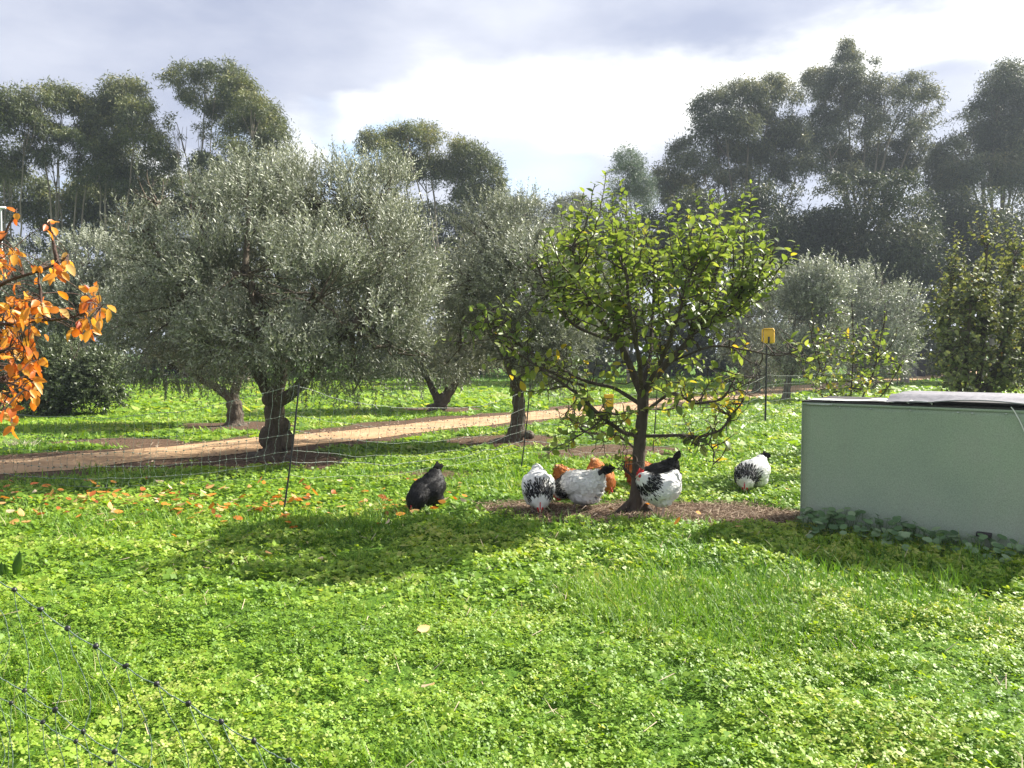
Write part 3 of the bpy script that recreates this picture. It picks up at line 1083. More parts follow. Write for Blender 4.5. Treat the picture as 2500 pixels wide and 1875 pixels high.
def olives():
    b = OLIVES[0]
    d = b.y
    T = [at(650, 1135, d), at(668, 1110, d), at(672, 1060, d), at(670, 1000, d), at(668, 960, d)]
    forks = [([at(668, 975, d), at(690, 900, d), at(700, 830, d + .2), at(690, 700, d + .4)], .12),
             ([at(664, 970, d), at(640, 930, d), at(600, 860, d + .1), at(520, 760, d - .3), at(450, 700, d - .5)], .10),
             ([at(672, 985, d), at(715, 960, d - .1), at(770, 900, d - .4), at(860, 800, d - .7)], .10),
             ([at(680, 900, d), at(660, 800, d - .4), at(600, 650, d - .8)], .08),
             ([at(700, 850, d), at(760, 740, d + .5), at(840, 620, d + .8)], .08)]
    lob = lobes_from_px([(640, 530, 190, 100, 0), (480, 560, 130, 110, .1), (800, 560, 180, 120, .1), (930, 640, 140, 140, -.2), (995, 740, 78, 110, -.3),
                         (380, 640, 110, 90, -.3), (560, 680, 200, 130, -.9), (760, 700, 190, 140, -1.1), (900, 800, 120, 110, -.6), (640, 820, 190, 90, -.8),
                         (420, 770, 130, 100, -.2), (760, 870, 150, 70, -.5), (1000, 860, 70, 60, -.2), (520, 880, 110, 60, .2), (700, 640, 220, 140, 1.2), (900, 500, 100, 100, .6), (720, 470, 90, 80, .3), (480, 480, 60, 60, .2),
                         (960, 460, 44, 60, .4), (370, 470, 50, 60, .2), (620, 440, 60, 50, 0), (830, 450, 60, 50, .3), (350, 560, 60, 50, 0), (870, 930, 80, 40, -.4)], d)
    olive_tree('largest olive tree with a knobbly trunk, in front of the sandy path', b, T, forks, lob, 9000, 14, (.078, .017),
               trunk_r=.155, burls=[(at(655, 1068, d - .06), (.13, .12, .17)), (at(700, 1075, d - .03), (.10, .10, .15)), (at(688, 1040, d - .02), (.12, .11, .13)), (at(640, 1130, d), (.22, .2, .12)), (at(700, 1128, d), (.16, .18, .1)), (at(668, 975, d), (.17, .15, .13))])
    b = OLIVES[1]
    d = b.y
    T = [at(574, 1045, d), at(574, 1000, d), at(566, 962, d)]
    forks = [([at(566, 975, d), at(530, 945, d), at(490, 930, d), at(430, 860, d)], .10), ([at(570, 965, d), at(590, 900, d), at(620, 820, d)], .10)]
    lob = lobes_from_px([(430, 800, 120, 90, 0), (560, 820, 130, 80, 0), (350, 860, 80, 60, 0), (480, 700, 120, 80, .3), (300, 780, 70, 70, 0), (680, 800, 90, 80, .2), (420, 900, 90, 36, 0)], d)
    olive_tree('smaller olive tree beyond the path, left of the largest olive', b, T, forks, lob, 3200, 13, (.085, .02), trunk_r=.16)
    b = OLIVES[2]
    d = b.y
    T = [at(1250, 1086, d), at(1262, 1050, d), at(1268, 1000, d), at(1262, 940, d), at(1260, 905, d)]
    forks = [([at(1262, 930, d), at(1230, 860, d), at(1180, 780, d), at(1140, 700, d)], .10), ([at(1262, 925, d), at(1290, 850, d), at(1320, 760, d), at(1340, 640, d)], .10), ([at(1262, 920, d), at(1262, 800, d + .5), at(1250, 650, d + .8)], .08)]
    lob = lobes_from_px([(1200, 570, 90, 80, 0), (1290, 560, 110, 80, .2), (1160, 680, 90, 90, -.2), (1270, 690, 130, 110, -.5), (1380, 640, 90, 100, 0), (1180, 800, 90, 70, 0), (1290, 830, 120, 70, -.3), (1120, 860, 60, 60, .3), (1380, 780, 90, 90, 0), (1340, 880, 80, 50, 0), (1230, 620, 120, 110, 1.0), (1190, 545, 40, 36, 0), (1260, 530, 44, 36, .2), (1440, 720, 80, 90, .4)], d)
    olive_tree('olive tree with a slim straight trunk behind the netting post', b, T, forks, lob, 5000, 14, (.082, .019), trunk_r=.125, burls=[(at(1290, 1062, d), (.1, .1, .08)), (at(1235, 1080, d), (.3, .18, .09))])
    b = OLIVES[3]
    d = b.y
    T = [at(1065, 1006, d), at(1080, 980, d), at(1100, 950, d)]
    forks = [([at(1085, 975, d), at(1115, 930, d), at(1130, 870, d)], .14), ([at(1075, 985, d), at(1050, 940, d), at(1030, 880, d)], .12)]
    lob = lobes_from_px([(1080, 800, 110, 90, 0), (1000, 850, 90, 60, 0), (1160, 820, 100, 80, 0), (1080, 700, 110, 70, .3), (1200, 720, 90, 70, .3), (1080, 890, 90, 40, 0)], d)
    olive_tree('far olive tree leaning beyond the path, between the two nearer olives', b, T, forks, lob, 2400, 13, (.105, .026), trunk_r=.17)
    # right-hand row, smaller and paler
    for lab, px, py, lst, nt in [
        ('pale olive tree on the far right, just left of the yellow energiser post', 1845, 960, [(1860, 800, 70, 80, 0), (1920, 760, 60, 70, 0), (1800, 800, 60, 70, 0), (1850, 720, 60, 50, 0), (1860, 870, 70, 50, 0)], 1500),
        ('small pale olive tree with a thin trunk standing before the path at right', 1918, 978, [(1960, 770, 70, 80, 0), (1930, 830, 70, 60, 0), (2010, 720, 50, 60, 0), (2010, 830, 60, 60, 0), (1960, 700, 40, 40, 0)], 1700),
        ('broad pale olive tree behind the yellowing sapling at right', 2130, 952, [(2080, 740, 70, 70, 0), (2140, 720, 60, 70, 0), (2190, 770, 60, 80, 0), (2110, 820, 90, 80, 0), (2060, 800, 60, 60, 0), (2160, 860, 70, 50, 0), (2150, 670, 36, 36, 0)], 2200)]:
        b = gp(px, py)
        d = b.y
        T = [at(px, py + 4, d), at(px + 4, py - 30, d), at(px + 8, py - 60, d)]
        lob = lobes_from_px(lst, d)
        forks = [([at(px + 8, py - 55, d), at(px + q, py - 110, d), at(px + 2 * q, py - 170, d)], .07) for q in (-25, 10, 40)]
        olive_tree(lab, b, T, forks, lob, nt, 12, (.13, .033), trunk_r=.12, group='pale olive trees along the path at right', upright=.9, twig_len=(.4, .8))
    # left: olive and dark shrub behind the orange leaves
    b = gp(110, 1000)
    d = b.y
    lob = lobes_from_px([(120, 660, 90, 70, 0), (220, 640, 80, 70, 0), (60, 700, 80, 90, 0), (180, 740, 110, 90, -.3), (280, 740, 80, 90, 0), (320, 660, 70, 60, .2), (100, 800, 90, 70, 0), (-40, 720, 90, 110, 0), (240, 830, 90, 60, 0)], d)
    olive_tree('olive tree at the left behind the orange autumn leaves', b, [at(110, 1004, d), at(112, 950, d), at(120, 890, d)], [([at(118, 900, d), at(80, 830, d), at(60, 760, d)], .09), ([at(118, 900, d), at(170, 830, d), at(200, 740, d)], .09)], lob, 4200, 13, (.095, .023), trunk_r=.16)
    b = gp(150, 1012)
    d = b.y
    lob = lobes_from_px([(120, 900, 70, 70, 0), (190, 900, 70, 80, 0), (250, 920, 60, 60, 0), (150, 960, 90, 50, 0), (220, 970, 70, 40, 0), (60, 940, 70, 70, 0)], d)
    olive_tree('dark glossy shrub reaching the ground behind the orange leaves', b, [at(150, 1015, d), at(150, 990, d), at(150, 960, d)], [([at(150, 965, d), at(120, 930, d), at(110, 900, d)], .05), ([at(150, 965, d), at(200, 930, d), at(210, 890, d)], .05)], lob, 2600, 12, (.09, .03), mat=M_OLIVE_DARK, trunk_r=.07, group='far evergreens', name='dark_shrub', upright=.3)


olives()

# ------------------------------------------------------------------ leafy fruit trees


class Leaves:
    """collects leaves (base, direction, normal, length, width, tint) and builds them"""

    def __init__(self):
        self.p, self.d, self.n, self.L, self.W, self.t = [], [], [], [], [], []

    def add(self, p, d, n, L, W, t):
        m = len(p)
        self.p.append(np.asarray(p, float))
        self.d.append(unit(np.asarray(d, float)))
        self.n.append(np.asarray(n, float))
        for lst, v in ((self.L, L), (self.W, W), (self.t, t)):
            lst.append(np.broadcast_to(np.asarray(v, float), (m,)).copy())

    def arrays(self):
        p, d, n, L, W, t = [np.concatenate(q) for q in (self.p, self.d, self.n, self.L, self.W, self.t)]
        return p, d, perp(d, n), L, W, t

    def build(self, root, mat, T=BROAD, singles=300, name='leaf', rest='foliage', levels=8, prune=None):
        p, d, n, L, W, t = self.arrays()
        if prune:
            u, w = p[:, 0] / p[:, 1] * FPX + CX, HOR + (CAM_H - p[:, 2]) / p[:, 1] * FPX
            ok = ~((u > prune[0]) & (u < prune[2]) & (w > prune[1]) & (w < prune[3]))
            p, d, n, L, W, t = p[ok], d[ok], n[ok], L[ok], W[ok], t[ok]
        vis = np.abs(p[:, 0]) < .665 * p[:, 1]
        order = np.argsort(p[:, 1] + np.where(vis, 0, 100))
        one, many = order[:singles], order[singles:]
        meshes = []
        for k in range(levels):
            mb = MB()
            mb.add(T[0], T[1], (k + .5) / levels)
            me = mb.mesh(name, False)
            me.materials.append(mat)
            meshes.append(me)
        for i in one:
            o = link(name, meshes[int(min(levels - 1, max(0, t[i] * levels)))], root)
            s = np.cross(n[i], d[i])
            M = np.eye(4)
            M[:3, 0], M[:3, 1], M[:3, 2] = d[i] * L[i], s * W[i], n[i] * L[i]
            M[:3, 3] = p[i] - np.array(root.location)
            o.matrix_basis = Matrix(M.tolist())
        if len(many):
            mb = MB()
            add_leaves(mb, T, p[many], d[many], n[many], L[many], W[many], np.clip(t[many], 0, 1))
            o = keep(mb.build(rest, mat, root))
            o['kind'] = 'stuff'


def smooth_poly(Q, sub=5, it=3, wob=0.0):
    Q = np.array([tuple(p) for p in Q], float)
    m = len(Q)
    tt = np.linspace(0, m - 1, (m - 1) * sub + 1)
    P = np.stack([np.interp(tt, np.arange(m), Q[:, i]) for i in range(3)], 1)
    if wob:
        P[1:-1] += rng.normal(0, wob, (len(P) - 2, 3))
    for _ in range(it):
        P[1:-1] = (P[:-2] + 2 * P[1:-1] + P[2:]) / 4
    return P


def along(P, t):
    seg = np.linalg.norm(np.diff(P, axis=0), axis=1)
    s = np.concatenate([[0], np.cumsum(seg)])
    u = np.asarray(t) * s[-1]
    return np.stack([np.interp(u, s, P[:, i]) for i in range(3)], 1), s[-1]


def leaves_on(lv, P, spacing, t0, t1, L, W, tint, tsd=.13, up=.35, shrink=.35):
    _, ln = along(P, [0])
    m = max(2, int(ln * (t1 - t0) / spacing))
    t = np.linspace(t0, t1, m)
    p, _ = along(P, t)
    q, _ = along(P, np.clip(t + .02, 0, 1))
    r, _ = along(P, np.clip(t - .02, 0, 1))
    tan = unit(q - r)
    ph = np.arange(m) * 2.4 + rng.uniform(0, 6.28) + rng.normal(0, .4, m)
    ref = np.tile([.3, .2, .93], (m, 1))
    a1 = perp(tan, np.where(np.abs(tan[:, 2:3]) > .9, np.array([1.0, 0, 0]), ref))
    a2 = np.cross(tan, a1)
    side = a1 * np.cos(ph)[:, None] + a2 * np.sin(ph)[:, None]
    d = unit(side + tan * .45 + np.array((0, 0, up)) + rng.normal(0, .22, (m, 3)))
    n = tan * .6 + np.array((0, 0, .8)) + rng.normal(0, .3, (m, 3))
    sz = rng.uniform(.7, 1.2, m) * (1 - shrink * ((t - t0) / max(t1 - t0, 1e-6)) ** 2)
    lv.add(p, d, n, L * sz, W * sz, np.clip(tint + rng.normal(0, tsd, m), 0, 1))


def apple_tree():
    d0 = APPLE.y
    root = empty('apple_tree', APPLE, 'green-leaved fruit tree with a dark forked trunk among the hens', 'tree')
    A = lambda l: [at(q[0], q[1], d0 + (q[2] if len(q) > 2 else 0)) for q in l]
    mb = MB()
    tp = smooth_poly(A([(1546, 1262), (1553, 1235), (1557, 1190), (1559, 1120), (1563, 1060), (1570, 1000), (1569, 945)]), 5, 2)
    rr = .058 * (1 + 1.0 * np.exp(-(tp[:, 2] - tp[0, 2]) / .10)) * np.linspace(1.12, .9, len(tp)) * (1 + .04 * rng.normal(size=len(tp)))
    mb.tube(tp, rr, 14)
    mb.tube(smooth_poly(A([(1556, 1215), (1520, 1243, -.05), (1490, 1262, -.1)]), 4), np.linspace(.05, .012, 9), 8)
    mb.tube(smooth_poly(A([(1556, 1225), (1585, 1245, -.02), (1600, 1256, -.04)]), 4), np.linspace(.05, .012, 9), 8)
    keep(mb.build('trunk', M_BARK_APPLE, root, True))
    limbs = [
        ([(1567, 965), (1540, 888), (1500, 820), (1455, 770, -.2), (1420, 700, -.3), (1398, 600, -.35)], .036),
        ([(1570, 962), (1622, 888), (1682, 835), (1712, 770, .2), (1738, 690, .3), (1772, 590, .3)], .038),
        ([(1568, 958), (1588, 870, .3), (1592, 770, .5), (1602, 640, .6)], .026),
        ([(1560, 1072), (1520, 1052, -.2), (1462, 1014, -.4), (1412, 962, -.5), (1352, 925, -.5), (1290, 880, -.4)], .022),
        ([(1567, 990), (1500, 948, .1), (1424, 928, .2), (1330, 880, .2), (1250, 828, .2), (1190, 772, .1)], .020),
        ([(1424, 940, .2), (1330, 905, -.1), (1260, 862, -.2), (1205, 820, -.3), (1178, 765, -.3)], .012),
        ([(1568, 1064), (1640, 1060, -.2), (1704, 1068, -.3), (1762, 1050, -.3), (1792, 1005, -.3), (1815, 975, -.3)], .017),
        ([(1570, 1010), (1640, 952, -.3), (1704, 988, -.5), (1764, 975, -.5), (1806, 905, -.5)], .016),
        ([(1630, 885, 0), (1740, 842, -.3), (1820, 852, -.4), (1885, 872, -.5), (1960, 850, -.5)], .012),
        ([(1568, 970), (1560, 880, -.5), (1540, 780, -.8), (1528, 660, -.9)], .026),
        ([(1569, 965), (1612, 880, -.4), (1652, 780, -.7), (1690, 660, -.8)], .024),
        ([(1500, 830, 0), (1400, 800, .3), (1340, 720, .5), (1310, 640, .5)], .018),
        ([(1700, 800, .1), (1790, 750, .1), (1850, 690, .1), (1890, 630, .1)], .018),
        ([(1556, 1100), (1500, 1062, .3), (1430, 1058, .4), (1380, 1012, .4)], .014),
        ([(1550, 1168), (1532, 1150, -.08), (1516, 1134, -.1)], .013),
        ([(1470, 1015, -.4), (1440, 1052, -.5), (1404, 1064, -.6)], .009),
        ([(1690, 1062, -.3), (1735, 1085, -.35), (1745, 1110, -.35), (1735, 1150, -.35)], .006),
    ]
    LP = []
    for l, r in limbs:
        P = smooth_poly(A(l), 6, 3, .012)
        mb = MB()
        mb.tube(P, np.linspace(r, r * .42, len(P)) * (1 + .05 * rng.normal(size=len(P))), 8)
        keep(mb.build('limb', M_BARK_APPLE, root, True))
        LP.append(P)
    tw = MB()
    lv = Leaves()
    upper = np.concatenate([LP[i][len(LP[i]) // 3:] for i in (0, 1, 2, 9, 10, 11, 12)])
    tops = [(1480, 420), (1452, 452), (1512, 440), (1372, 508), (1398, 482), (1335, 560), (1552, 500), (1652, 482), (1700, 478), (1732, 468), (1760, 486), (1832, 448), (1856, 520), (1872, 590), (1942, 592), (1605, 540), (1425, 470),
            (1340, 640), (1350, 600), (1910, 640), (1900, 690), (1580, 560), (1630, 520), (1680, 520), (1790, 520), (1815, 480), (1530, 470), (1495, 470), (1465, 500), (1440, 520), (1410, 540), (1385, 560), (1780, 560), (1745, 530), (1715, 540)]
    for k in range(78):
        x = rng.uniform(1335, 1885)
        yb = 470 + 130 * abs((x - 1600) / 280) ** 2.2 * .6 + (40 if 1560 < x < 1640 else 0)
        tops.append((x, yb + rng.uniform(20, 190)))
    for i, (x, y) in enumerate(tops):
        dz = rng.uniform(-1.0, 1.0) if i > 16 else rng.uniform(-.6, .6)
        e = np.array(at(x, y, d0 + dz))
        dd = np.linalg.norm((upper - e) * np.array((1.6, 1.3, .4)), axis=1) + 3 * (upper[:, 2] > e[2] - .35)
        s = upper[np.argmin(dd)]
        m = np.array((s[0] * .25 + e[0] * .75, s[1] * .25 + e[1] * .75, s[2] + (e[2] - s[2]) * .3))
        P = bez(s, m, e, 12, .008)
        tw.tube(P, np.linspace(.009, .0035, 12), 5)
        leaves_on(lv, P, .029, .15, 1.0, .104, .062, .54, .13)
    # inner and lower twigs with fewer, yellower leaves
    for P in LP:
        ln = along(P, [0])[1]
        for _ in range(int(5 + ln * 9)):
            s = along(P, [rng.uniform(.25, 1.0)])[0][0]
            dv = rdir(1)[0] * np.array((1, 1, .7)) + np.array((0, -.1, .35))
            L = rng.uniform(.12, .42)
            e = s + dv / np.linalg.norm(dv) * L
            m = (s + e) / 2 + rng.normal(0, .05, 3)
            Q = bez(s, m, e, 7, .008)
            tw.tube(Q, np.linspace(.0065, .0025, 7), 4)
            for _ in range(2):
                b = along(Q, [rng.uniform(.3, .9)])[0][0]
                g = b + rdir(1)[0] * rng.uniform(.06, .16)
                tw.tube(bez(b, (b + g) / 2 + rng.normal(0, .02, 3), g, 4), np.linspace(.004, .002, 4), 4)
            if rng.random() < .8:
                hi = Q[0, 2] > 1.55
                leaves_on(lv, Q, .046, .3, 1.0, .092, .056, .5 if hi else .66, .18, .1)
    # leafy side growth that fills the crown out to its edges
    allP = np.concatenate(LP)
    for k in range(170):
        a, q = rng.uniform(0, 6.28), math.sqrt(rng.random())
        x, y = 1565 + 345 * q * math.cos(a), 790 + 265 * q * math.sin(a)
        if k > 115:
            x, y = (rng.normal(1250, 50), rng.normal(830, 45)) if k % 3 == 0 else ((rng.normal(1480, 90), rng.normal(1000, 40)) if k % 3 == 1 else (rng.normal(1720, 70), rng.normal(960, 50)))
        e = np.array(at(x, y, d0 + rng.uniform(-1.0, 1.0) * math.sqrt(max(.1, 1 - q * q))))
        s = allP[np.argmin(np.linalg.norm(allP - e, axis=1) + 2 * (allP[:, 2] > e[2] + .1))]
        P = bez(s, (s + e) / 2 + np.array((0, 0, -.05)) + rng.normal(0, .05, 3), e, 8, .008)
        tw.tube(P, np.linspace(.007, .0025, 8), 4)
        leaves_on(lv, P, .05, .35, 1.0, .095, .056, .55 + .16 * sstep(800, 1000, y), .16, .2)
    # hanging leaves below the low right limb
    P = LP[6]
    for _ in range(14):
        s = along(P, [rng.uniform(.3, .95)])[0]
        lv.add(s, np.array([[rng.normal(0, .3), rng.normal(0, .3), -1]]), rdir(1), .085, .05, np.clip(rng.normal(.45, .2), 0, 1))
    P = LP[3]
    for _ in range(10):
        s = along(P, [rng.uniform(.1, .6)])[0] + np.array((0, 0, -.02))
        lv.add(s, np.array([[rng.normal(0, .3), rng.normal(0, .3), -1]]), rdir(1), .10, .065, np.clip(rng.normal(.3, .2), 0, 1))
    keep(tw.build('twigs', M_BARK_APPLE, root, True))['kind'] = 'stuff'
    lv.build(root, M_APPLE, BROAD, 300, prune=(1822, 755, 1930, 1035))


apple_tree()


def orange_tree():
    base = Vector((-4.35, 5.5, 0))
    root = empty('autumn_tree', base, 'small tree with orange autumn leaves reaching in from the left edge', 'tree')
    mb = MB()
    mb.tube(smooth_poly([base, base + Vector((.03, 0, .6)), base + Vector((.0, -.05, 1.2)), base + Vector((.05, -.1, 1.8))], 4), np.linspace(.075, .045, 13), 9)
    keep(mb.build('trunk', M_BARK_RED, root, True))
    S = lambda z: base + Vector((.03, -.05, z))
    P_ = lambda x, y, d=5.0: at(x, y, d)
    limbs = [[S(1.5), P_(-60, 715), P_(0, 694), P_(100, 660), P_(146, 643), P_(168, 622)],
             [S(1.3), P_(-70, 800), P_(0, 792), P_(114, 781), P_(178, 774), P_(246, 752)],
             [S(1.7), P_(-60, 650), P_(0, 590), P_(26, 545), P_(42, 512)],
             [S(1.1), P_(-50, 880, 4.9), P_(0, 862, 4.9), P_(60, 850, 4.8), P_(90, 880, 4.8)],
             [S(1.0), P_(-50, 930, 4.9), P_(0, 930, 4.9), P_(50, 945, 4.8), P_(80, 960, 4.8)],
             [S(.9), P_(-60, 990, 5), P_(0, 1000, 5), P_(30, 1020, 5)],
             [P_(114, 781), P_(100, 740), P_(96, 700), P_(92, 660)],
             [P_(142, 645), P_(134, 610), P_(126, 575), P_(122, 545)],
             [S(1.5), P_(-40, 780, 5.3), P_(20, 740, 5.4), P_(80, 760, 5.4)],
             [S(1.8), P_(-60, 620, 5.3), P_(-10, 640, 5.3), P_(30, 610, 5.3)],
             [S(1.6), P_(-200, 700), P_(-160, 560), P_(-120, 460)], [S(1.6), base + Vector((-.4, .3, 2.3)), base + Vector((-.6, .5, 2.9))], [S(1.4), base + Vector((-.7, -.2, 1.8)), base + Vector((-1.2, -.4, 2.2))]]
    LP = []
    for l in limbs:
        P = smooth_poly(l, 5, 2, .006)
        mb = MB()
        mb.tube(P, np.linspace(.016, .004, len(P)), 6)
        keep(mb.build('branch', M_BARK_RED, root, True))
        LP.append(P)
    allp = np.concatenate(LP)
    lv = Leaves()
    tw = MB()
    cl = [(42, 522, 10, 3), (118, 550, 11, 6), (18, 620, 34, 18), (5, 650, 30, 12), (110, 655, 26, 6), (140, 662, 22, 8), (166, 640, 15, 9), (75, 646, 2, 1), (222, 728, 26, 20), (238, 770, 20, 16), (205, 790, 22, 14), (150, 752, 20, 5), (108, 745, 20, 6), (170, 800, 3, 1),
          (60, 745, 38, 22), (25, 770, 40, 28), (70, 800, 34, 20), (15, 830, 36, 26), (60, 860, 34, 22), (30, 900, 36, 26), (70, 915, 26, 12), (25, 960, 30, 20), (55, 950, 26, 12), (15, 1010, 20, 10), (30, 1035, 8, 4), (-70, 780, 60, 30), (-70, 900, 60, 30), (-90, 660, 60, 20), (-160, 560, 60, 20), (-200, 800, 80, 30), (-160, 460, 50, 12)]
    for (x, y, s, m) in cl:
        for _ in range(m):
            q = np.array(at(x + rng.normal(0, s * .62), y + rng.normal(0, s * .62), 5.0 + rng.normal(0, .16)))
            b = allp[np.argmin(np.linalg.norm(allp - q, axis=1))]
            dv = unit((q - b)[None])[0]
            if np.linalg.norm(q - b) > .05:
                tw.tube(bez(b, (b + q) / 2 + np.array((0, 0, .03)), q, 4), np.linspace(.0035, .002, 4), 4)
            d = dv * .4 + rng.normal(0, .45, 3) + np.array((.15, -.1, -.62))
            n = rng.normal(0, .5, 3) + np.array((.2, -.7, .5))
            lv.add(q[None], d[None], n[None], .080 * rng.uniform(.6, 1.25), .043 * rng.uniform(.7, 1.2), np.clip(rng.normal(.55, .24), 0, 1))
    keep(tw.build('twigs', M_BARK_RED, root, True))['kind'] = 'stuff'
    lv.build(root, M_ORANGE, FLATLEAF, 300)


orange_tree()


def stem_tree(name, label, d0, bx, by, stems, tops, fill, mat, leaf, tint, spacing, singles, r0, lowfill=None):
    """a tree of several stems from the ground with upright leafy shoots"""
    base = at(bx, by, d0)
    base.z = 0
    root = empty(name, base, label, 'tree')
    LP = []
    for l in stems:
        P = smooth_poly([base + Vector((rng.normal(0, .04), rng.normal(0, .04), 0))] + [at(q[0], q[1], d0 + (q[2] if len(q) > 2 else 0)) for q in l], 6, 3, .01)
        mb = MB()
        mb.tube(P, np.linspace(r0, r0 * .3, len(P)), 7)
        keep(mb.build('stem', M_BARK_APPLE, root, True))
        LP.append(P)
    up = np.concatenate([P[len(P) // 3:] for P in LP])
    tw = MB()
    lv = Leaves()
    for (x, y) in tops:
        e = np.array(at(x, y, d0 + rng.uniform(-.7, .7)))
        dd = np.linalg.norm((up - e) * np.array((1.5, 1, .5)), axis=1) + 3 * (up[:, 2] > e[2] - .3)
        s = up[np.argmin(dd)]
        m = np.array((s[0] * .3 + e[0] * .7, s[1] * .3 + e[1] * .7, s[2] + (e[2] - s[2]) * .3))
        P = bez(s, m, e, 10, .01)
        tw.tube(P, np.linspace(.010, .004, 10), 4)
        leaves_on(lv, P, spacing, .12, 1.0, leaf[0], leaf[1], tint, .18)
    for (px, py, rx, ry, m) in fill:
        for _ in range(m):
            e = np.array(at(px + rng.normal(0, rx * .5), py + rng.normal(0, ry * .5), d0 + rng.normal(0, .45)))
            s = up[np.argmin(np.linalg.norm(up - e, axis=1))]
            s = s + (e - s) * max(0, 1 - .5 / max(np.linalg.norm(e - s), .5))
            P = bez(s, (s + e) / 2 + rng.normal(0, .06, 3), e, 6)
            tw.tube(P, np.linspace(.006, .003, 6), 4)
            leaves_on(lv, P, spacing * 1.1, .2, 1, leaf[0], leaf[1], tint - .1, .2, .1)
    keep(tw.build('twigs', M_BARK_APPLE, root, True))['kind'] = 'stuff'
    lv.build(root, mat, BROAD, singles)


stem_tree('pear_tree', 'leafy tree at the right edge with upright shoots and a few yellow leaves', 12.5, 2372, 1090,
          [[(2345, 960), (2330, 880), (2310, 780, -.2), (2330, 650)], [(2385, 950), (2400, 860), (2400, 740), (2410, 600)], [(2420, 940), (2440, 860, -.3), (2470, 760, -.3), (2480, 620)], [(2380, 960), (2500, 860, .3), (2560, 740, .3)], [(2360, 940), (2360, 840, -.5), (2370, 740, -.6)]],
          [(2330, 545), (2290, 640), (2310, 600), (2350, 580), (2382, 520), (2408, 515), (2425, 508), (2450, 545), (2480, 530), (2500, 560), (2270, 690), (2300, 680), (2340, 640), (2370, 600), (2440, 600), (2540, 560), (2600, 600), (2395, 640), (2460, 650), (2430, 560), (2560, 640), (2320, 620), (2340, 570), (2400, 560), (2440, 530), (2470, 560), (2365, 545), (2500, 600), (2285, 700)],
          [(2340, 780, 70, 95, 150), (2420, 760, 84, 115, 190), (2480, 780, 84, 125, 170), (2380, 870, 95, 75, 150), (2300, 800, 48, 85, 70), (2470, 890, 75, 65, 80), (2560, 800, 80, 120, 120), (2400, 680, 95, 70, 110), (2310, 880, 40, 40, 40), (2400, 950, 110, 26, 60), (2320, 940, 50, 26, 30), (2490, 950, 70, 26, 30)], M_PEAR, (.085, .055), .42, .035, 300, .055)
stem_tree('fruit_sapling', 'sparse yellowing fruit sapling behind the green box', 9.6, 2065, 1160,
          [[(2060, 1040), (2020, 940), (1990, 860), (1975, 790)], [(2070, 1030), (2080, 930), (2085, 830), (2080, 740)], [(2075, 1030), (2130, 920), (2150, 830), (2165, 760)], [(2080, 1030), (2160, 960), (2200, 890)], [(2060, 1030), (2010, 970), (1970, 920), (1945, 880)]],
          [(1985, 740), (2082, 735), (2110, 780), (2160, 740), (2190, 800), (2015, 800), (2050, 780), (2140, 840), (2000, 880)],
          [(2060, 880, 70, 80, 44), (2130, 870, 64, 80, 46), (2000, 860, 60, 60, 22), (2110, 950, 74, 34, 36), (2030, 950, 64, 34, 28), (2170, 900, 40, 60, 20)], M_APPLE, (.075, .042), .66, .085, 300, .014)

# ------------------------------------------------------------------ green box and what lies on it
BL = Vector((2.48, 6.70, 0))
BF = Vector((.798, -.602, 0)).normalized()
BB = Vector((.602, .798, 0)).normalized()
BH = at(1962, 977, 6.70).z
BLEN, BDEP = 2.05, .85
RB = Matrix((BF, BB, Vector((0, 0, 1)))).transposed()


def bp(t, b, z):
    return BL + BF * t + BB * b + Vector((0, 0, z))


def grid_sheet(mb, pts):
    R = np.array(pts)
    idx = np.arange(R.shape[0] * R.shape[1]).reshape(R.shape[:2])
    mb.add(R, np.stack([idx[:-1, :-1], idx[:-1, 1:], idx[1:, 1:], idx[1:, :-1]], -1).reshape(-1, 4))


def thick_sheet(name, pts, th, mat, parent):
    R = np.array(pts)
    mb = MB()
    grid_sheet(mb, R)
    low = R.copy()
    low[..., 2] -= th
    idx = np.arange(R.shape[0] * R.shape[1]).reshape(R.shape[:2])
    n = R.shape[0] * R.shape[1]
    mb.add(low, np.stack([idx[:-1, :-1], idx[1:, :-1], idx[1:, 1:], idx[:-1, 1:]], -1).reshape(-1, 4))
    # rim
    rim = np.concatenate([idx[0, :], idx[1:, -1], idx[-1, -2::-1], idx[-2:0:-1, 0]])
    RR = np.concatenate([R.reshape(-1, 3)[rim], low.reshape(-1, 3)[rim]])
    k = len(rim)
    a = np.arange(k)
    mb.add(RR, np.stack([a, a + k, (a + 1) % k + k, (a + 1) % k], -1))
    return keep(mb.build(name, mat, parent, True))


